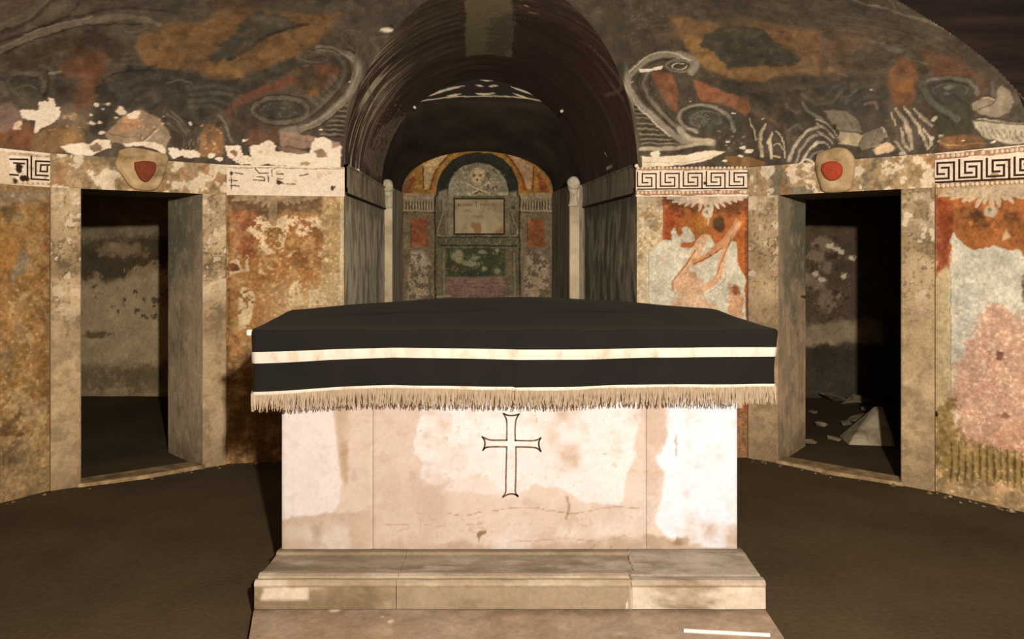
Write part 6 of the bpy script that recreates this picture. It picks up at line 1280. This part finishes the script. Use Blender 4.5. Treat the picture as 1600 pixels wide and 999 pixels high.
# carved brackets on the corridor pilasters
BRK = stone_mat('bracket_stone', [(112, 100, 80), (160, 146, 118), (186, 172, 144)], 12., K=.5, bmp=.3)
def bracket(x, Y, lab):
    c = at(x, 0, Y); zb, ztp = ZC + .002, E + .70; h = ztp - zb
    root = empty('carved_bracket', (c[0], Y, zb)); tag(root, lab, 'bracket', 'carved brackets on the corridor pilasters')
    V, Fc = [], []
    for w, y, z in ((.045, .01, 0), (.05, -.02, .02), (.042, -.03, .10), (.034, -.022, .3), (.036, -.03, .5), (.052, -.055, .66), (.056, -.06, .72)):
        n = 10
        for k in range(n):
            a = math.pi * k / (n - 1); V.append((c[0] - w * math.cos(a), Y + y * math.sin(a) - .004, zb + z * h))
    for i in range(6):
        for k in range(9): Fc.append((i * 10 + k, i * 10 + k + 1, (i + 1) * 10 + k + 1, (i + 1) * 10 + k))
    mesh('bracket_stem', V, Fc, BRK, root, smooth_=True)
    V, Fc = [], []; nu, nv = 12, 9                          # rounded carved head
    for i in range(nv):
        f_ = math.pi * i / (nv - 1)
        for k in range(nu):
            a = 2 * math.pi * k / nu; r = .062 * math.sin(f_) * (1 + .10 * math.sin(3 * a + i)); V.append((c[0] + r * math.cos(a), Y - .035 + r * .9 * math.sin(a), zb + .82 * h - .062 * math.cos(f_) * (1.05 + .0 * a)))
    for i in range(nv - 1):
        for k in range(nu): Fc.append((i * nu + k, i * nu + (k + 1) % nu, (i + 1) * nu + (k + 1) % nu, (i + 1) * nu + k))
    mesh('bracket_head', V, Fc, BRK, root, smooth_=True)
bracket(606, LF[1] - .03, 'carved stone bracket on the pale left pilaster of the corridor'); bracket(896, RF[1] - .03, 'carved stone bracket on the right pilaster of the corridor')
# inscribed tablet on the end wall
PLQ = stone_mat('tablet_marble', [(104, 88, 62), (136, 118, 86), (148, 130, 98)], 5., patch=((124, 88, 54), .58, 6.), K=KB, bmp=.15, rough=.7); PLF = plain_mat('tablet_frame_dark', (40, 34, 24), K=KB)  # PLF is the plain dark brown of the tablet's frame
a, c = at(711, 365, YB), at(787, 312, YB)
tab = empty('inscribed_tablet', (a[0], YB, a[2])); tag(tab, 'worn marble tablet with faint lettering on the corridor end wall under the skull', 'tablet')
V, Fc = box(a[0], c[0], YB - .035, YB - .004, a[2], c[2]); bev(mesh('tablet_face', V, Fc, PLQ, tab), .006)
fw = .014; V, Fc = joinm(box(a[0] - fw, a[0], YB - .02, YB - .003, a[2] - fw, c[2] + fw), box(c[0], c[0] + fw, YB - .02, YB - .003, a[2] - fw, c[2] + fw), box(a[0], c[0], YB - .02, YB - .003, c[2], c[2] + fw), box(a[0], c[0], YB - .02, YB - .003, a[2] - fw, a[2])); mesh('tablet_frame', V, Fc, PLF, tab)
INK = plain_mat('tablet_lettering', (66, 54, 36), K=KB); INK2 = plain_mat('tablet_lettering_faint', (96, 78, 52), K=KB)
# the carving is worn past reading: rows of broken letter strokes
PLT2 = Plane((a[0], YB - .0362), (c[0], YB - .0362)); rr = np.random.default_rng(11)
for (x0, x1, y0, h, m_) in ((716, 739, 322.5, 4.6, INK), (751, 777, 321.5, 4.2, INK2), (724, 735, 331, 4, INK2), (738, 757, 340, 3.6, INK2), (737, 752, 350, 3.4, INK2)):
    ls, x = [], x0
    while x < x1:
        u = lambda xx: at(xx, 0, YB)[0] - a[0]; z = lambda yy: at(0, yy, YB)[2]; t_ = rr.uniform(0, 1)
        ls.append([(u(x), z(y0)), (u(x + (rr.uniform(-.6, .6) if t_ > .6 else 0)), z(y0 - h * rr.uniform(.6, 1)))])
        if t_ < .45: ls.append([(u(x), z(y0 - h * rr.choice([0, .5, .95]))), (u(x + 1.8), z(y0 - h * rr.choice([0, .5, .95])))])
        x += rr.uniform(1.5, 2.7)
    V, Fc = strips(PLT2, ls, .0045, .0005); mesh('worn_lettering', V, Fc, m_, tab)
V, Fc = strips(Plane((a[0], YB - .0362), (c[0], YB - .0362)), [[(at(744.5, 0, YB)[0] - a[0], at(0, 323, YB)[2]), (at(744.5, 0, YB)[0] - a[0], at(0, 314.5, YB)[2])], [(at(743.2, 0, YB)[0] - a[0], at(0, 316.5, YB)[2]), (at(745.8, 0, YB)[0] - a[0], at(0, 316.5, YB)[2])]], .0055, .0006); mesh('small_cross', V, Fc, INK, tab)
# little white porcelain knobs screwed into the vault
KNB = plain_mat('white_porcelain', (240, 232, 214), K=.55, var=.03, rough=.35)
def knob(x, y, surf, lab):
    if isinstance(surf, str):
        a_, Y = Vault().px(x, y)[0]; X = float(front_c(np.array(Y)) + front_a(np.array(Y)) * math.cos(a_)); p = np.array((X, Y, SPR + RISE * math.sin(a_))); nn = np.array((-math.cos(a_), -.25, -math.sin(a_)))
    else: p = np.array(surf); nn = np.array((0, -1., 0))
    nn = nn / np.linalg.norm(nn); o = empty('porcelain_knob', p); tag(o, lab, 'knob', 'white knobs fixed in the vault')
    mesh('screw', *tube([p - nn * .01, p + nn * .02], .004, 6), mat=IRON, parent=o)
    mesh('knob_body', *tube([p + nn * .012, p + nn * .015, p + nn * .028, p + nn * .04, p + nn * .043], [.006, .013, .015, .012, .005], 12), mat=KNB, parent=o, smooth_=True)
knob(645, 165, 'vault', 'white knob on the left of the vault beside the painted lunette'); knob(881, 171, 'vault', 'white knob on the right of the vault beside the painted lunette')
knob(560.5, 267, at(560.5, 267, 6.28), 'white knob over the grey band on the left corridor wall')
knob(993.5, 260, at(993.5, 260, 5.772), 'white knob at the right corner where the corridor meets the painted frieze')

# ================================================================ LIGHT AND CAMERA
lamp = bpy.data.lights.new('hand_lamp', 'POINT'); lamp.energy = 1450; lamp.color = (1.0, .80, .56); lamp.shadow_soft_size = .045
lo_ = bpy.data.objects.new('hand_lamp', lamp); lo_.location = (.55, -.60, E + .68); COL.objects.link(lo_)
w = bpy.data.worlds.new('dim'); bpy.context.scene.world = w; w.use_nodes = True
w.node_tree.nodes['Background'].inputs[0].default_value = (1, .8, .58, 1); w.node_tree.nodes['Background'].inputs[1].default_value = .0015
cam = bpy.data.cameras.new('camera'); cam.sensor_width = 36; cam.lens = 36 * F / 1600; cam.shift_y = -(499.5 - HY) / 1600; cam.clip_start = .02
co = bpy.data.objects.new('camera', cam); co.location = (0, 0, E); co.rotation_euler = (math.pi / 2, 0, 0); COL.objects.link(co)
sc = bpy.context.scene; sc.camera = co
sc.view_settings.view_transform = 'Standard'; sc.view_settings.look = 'None'; sc.view_settings.exposure = 0
sc.cycles.max_bounces = 5; sc.cycles.diffuse_bounces = 1
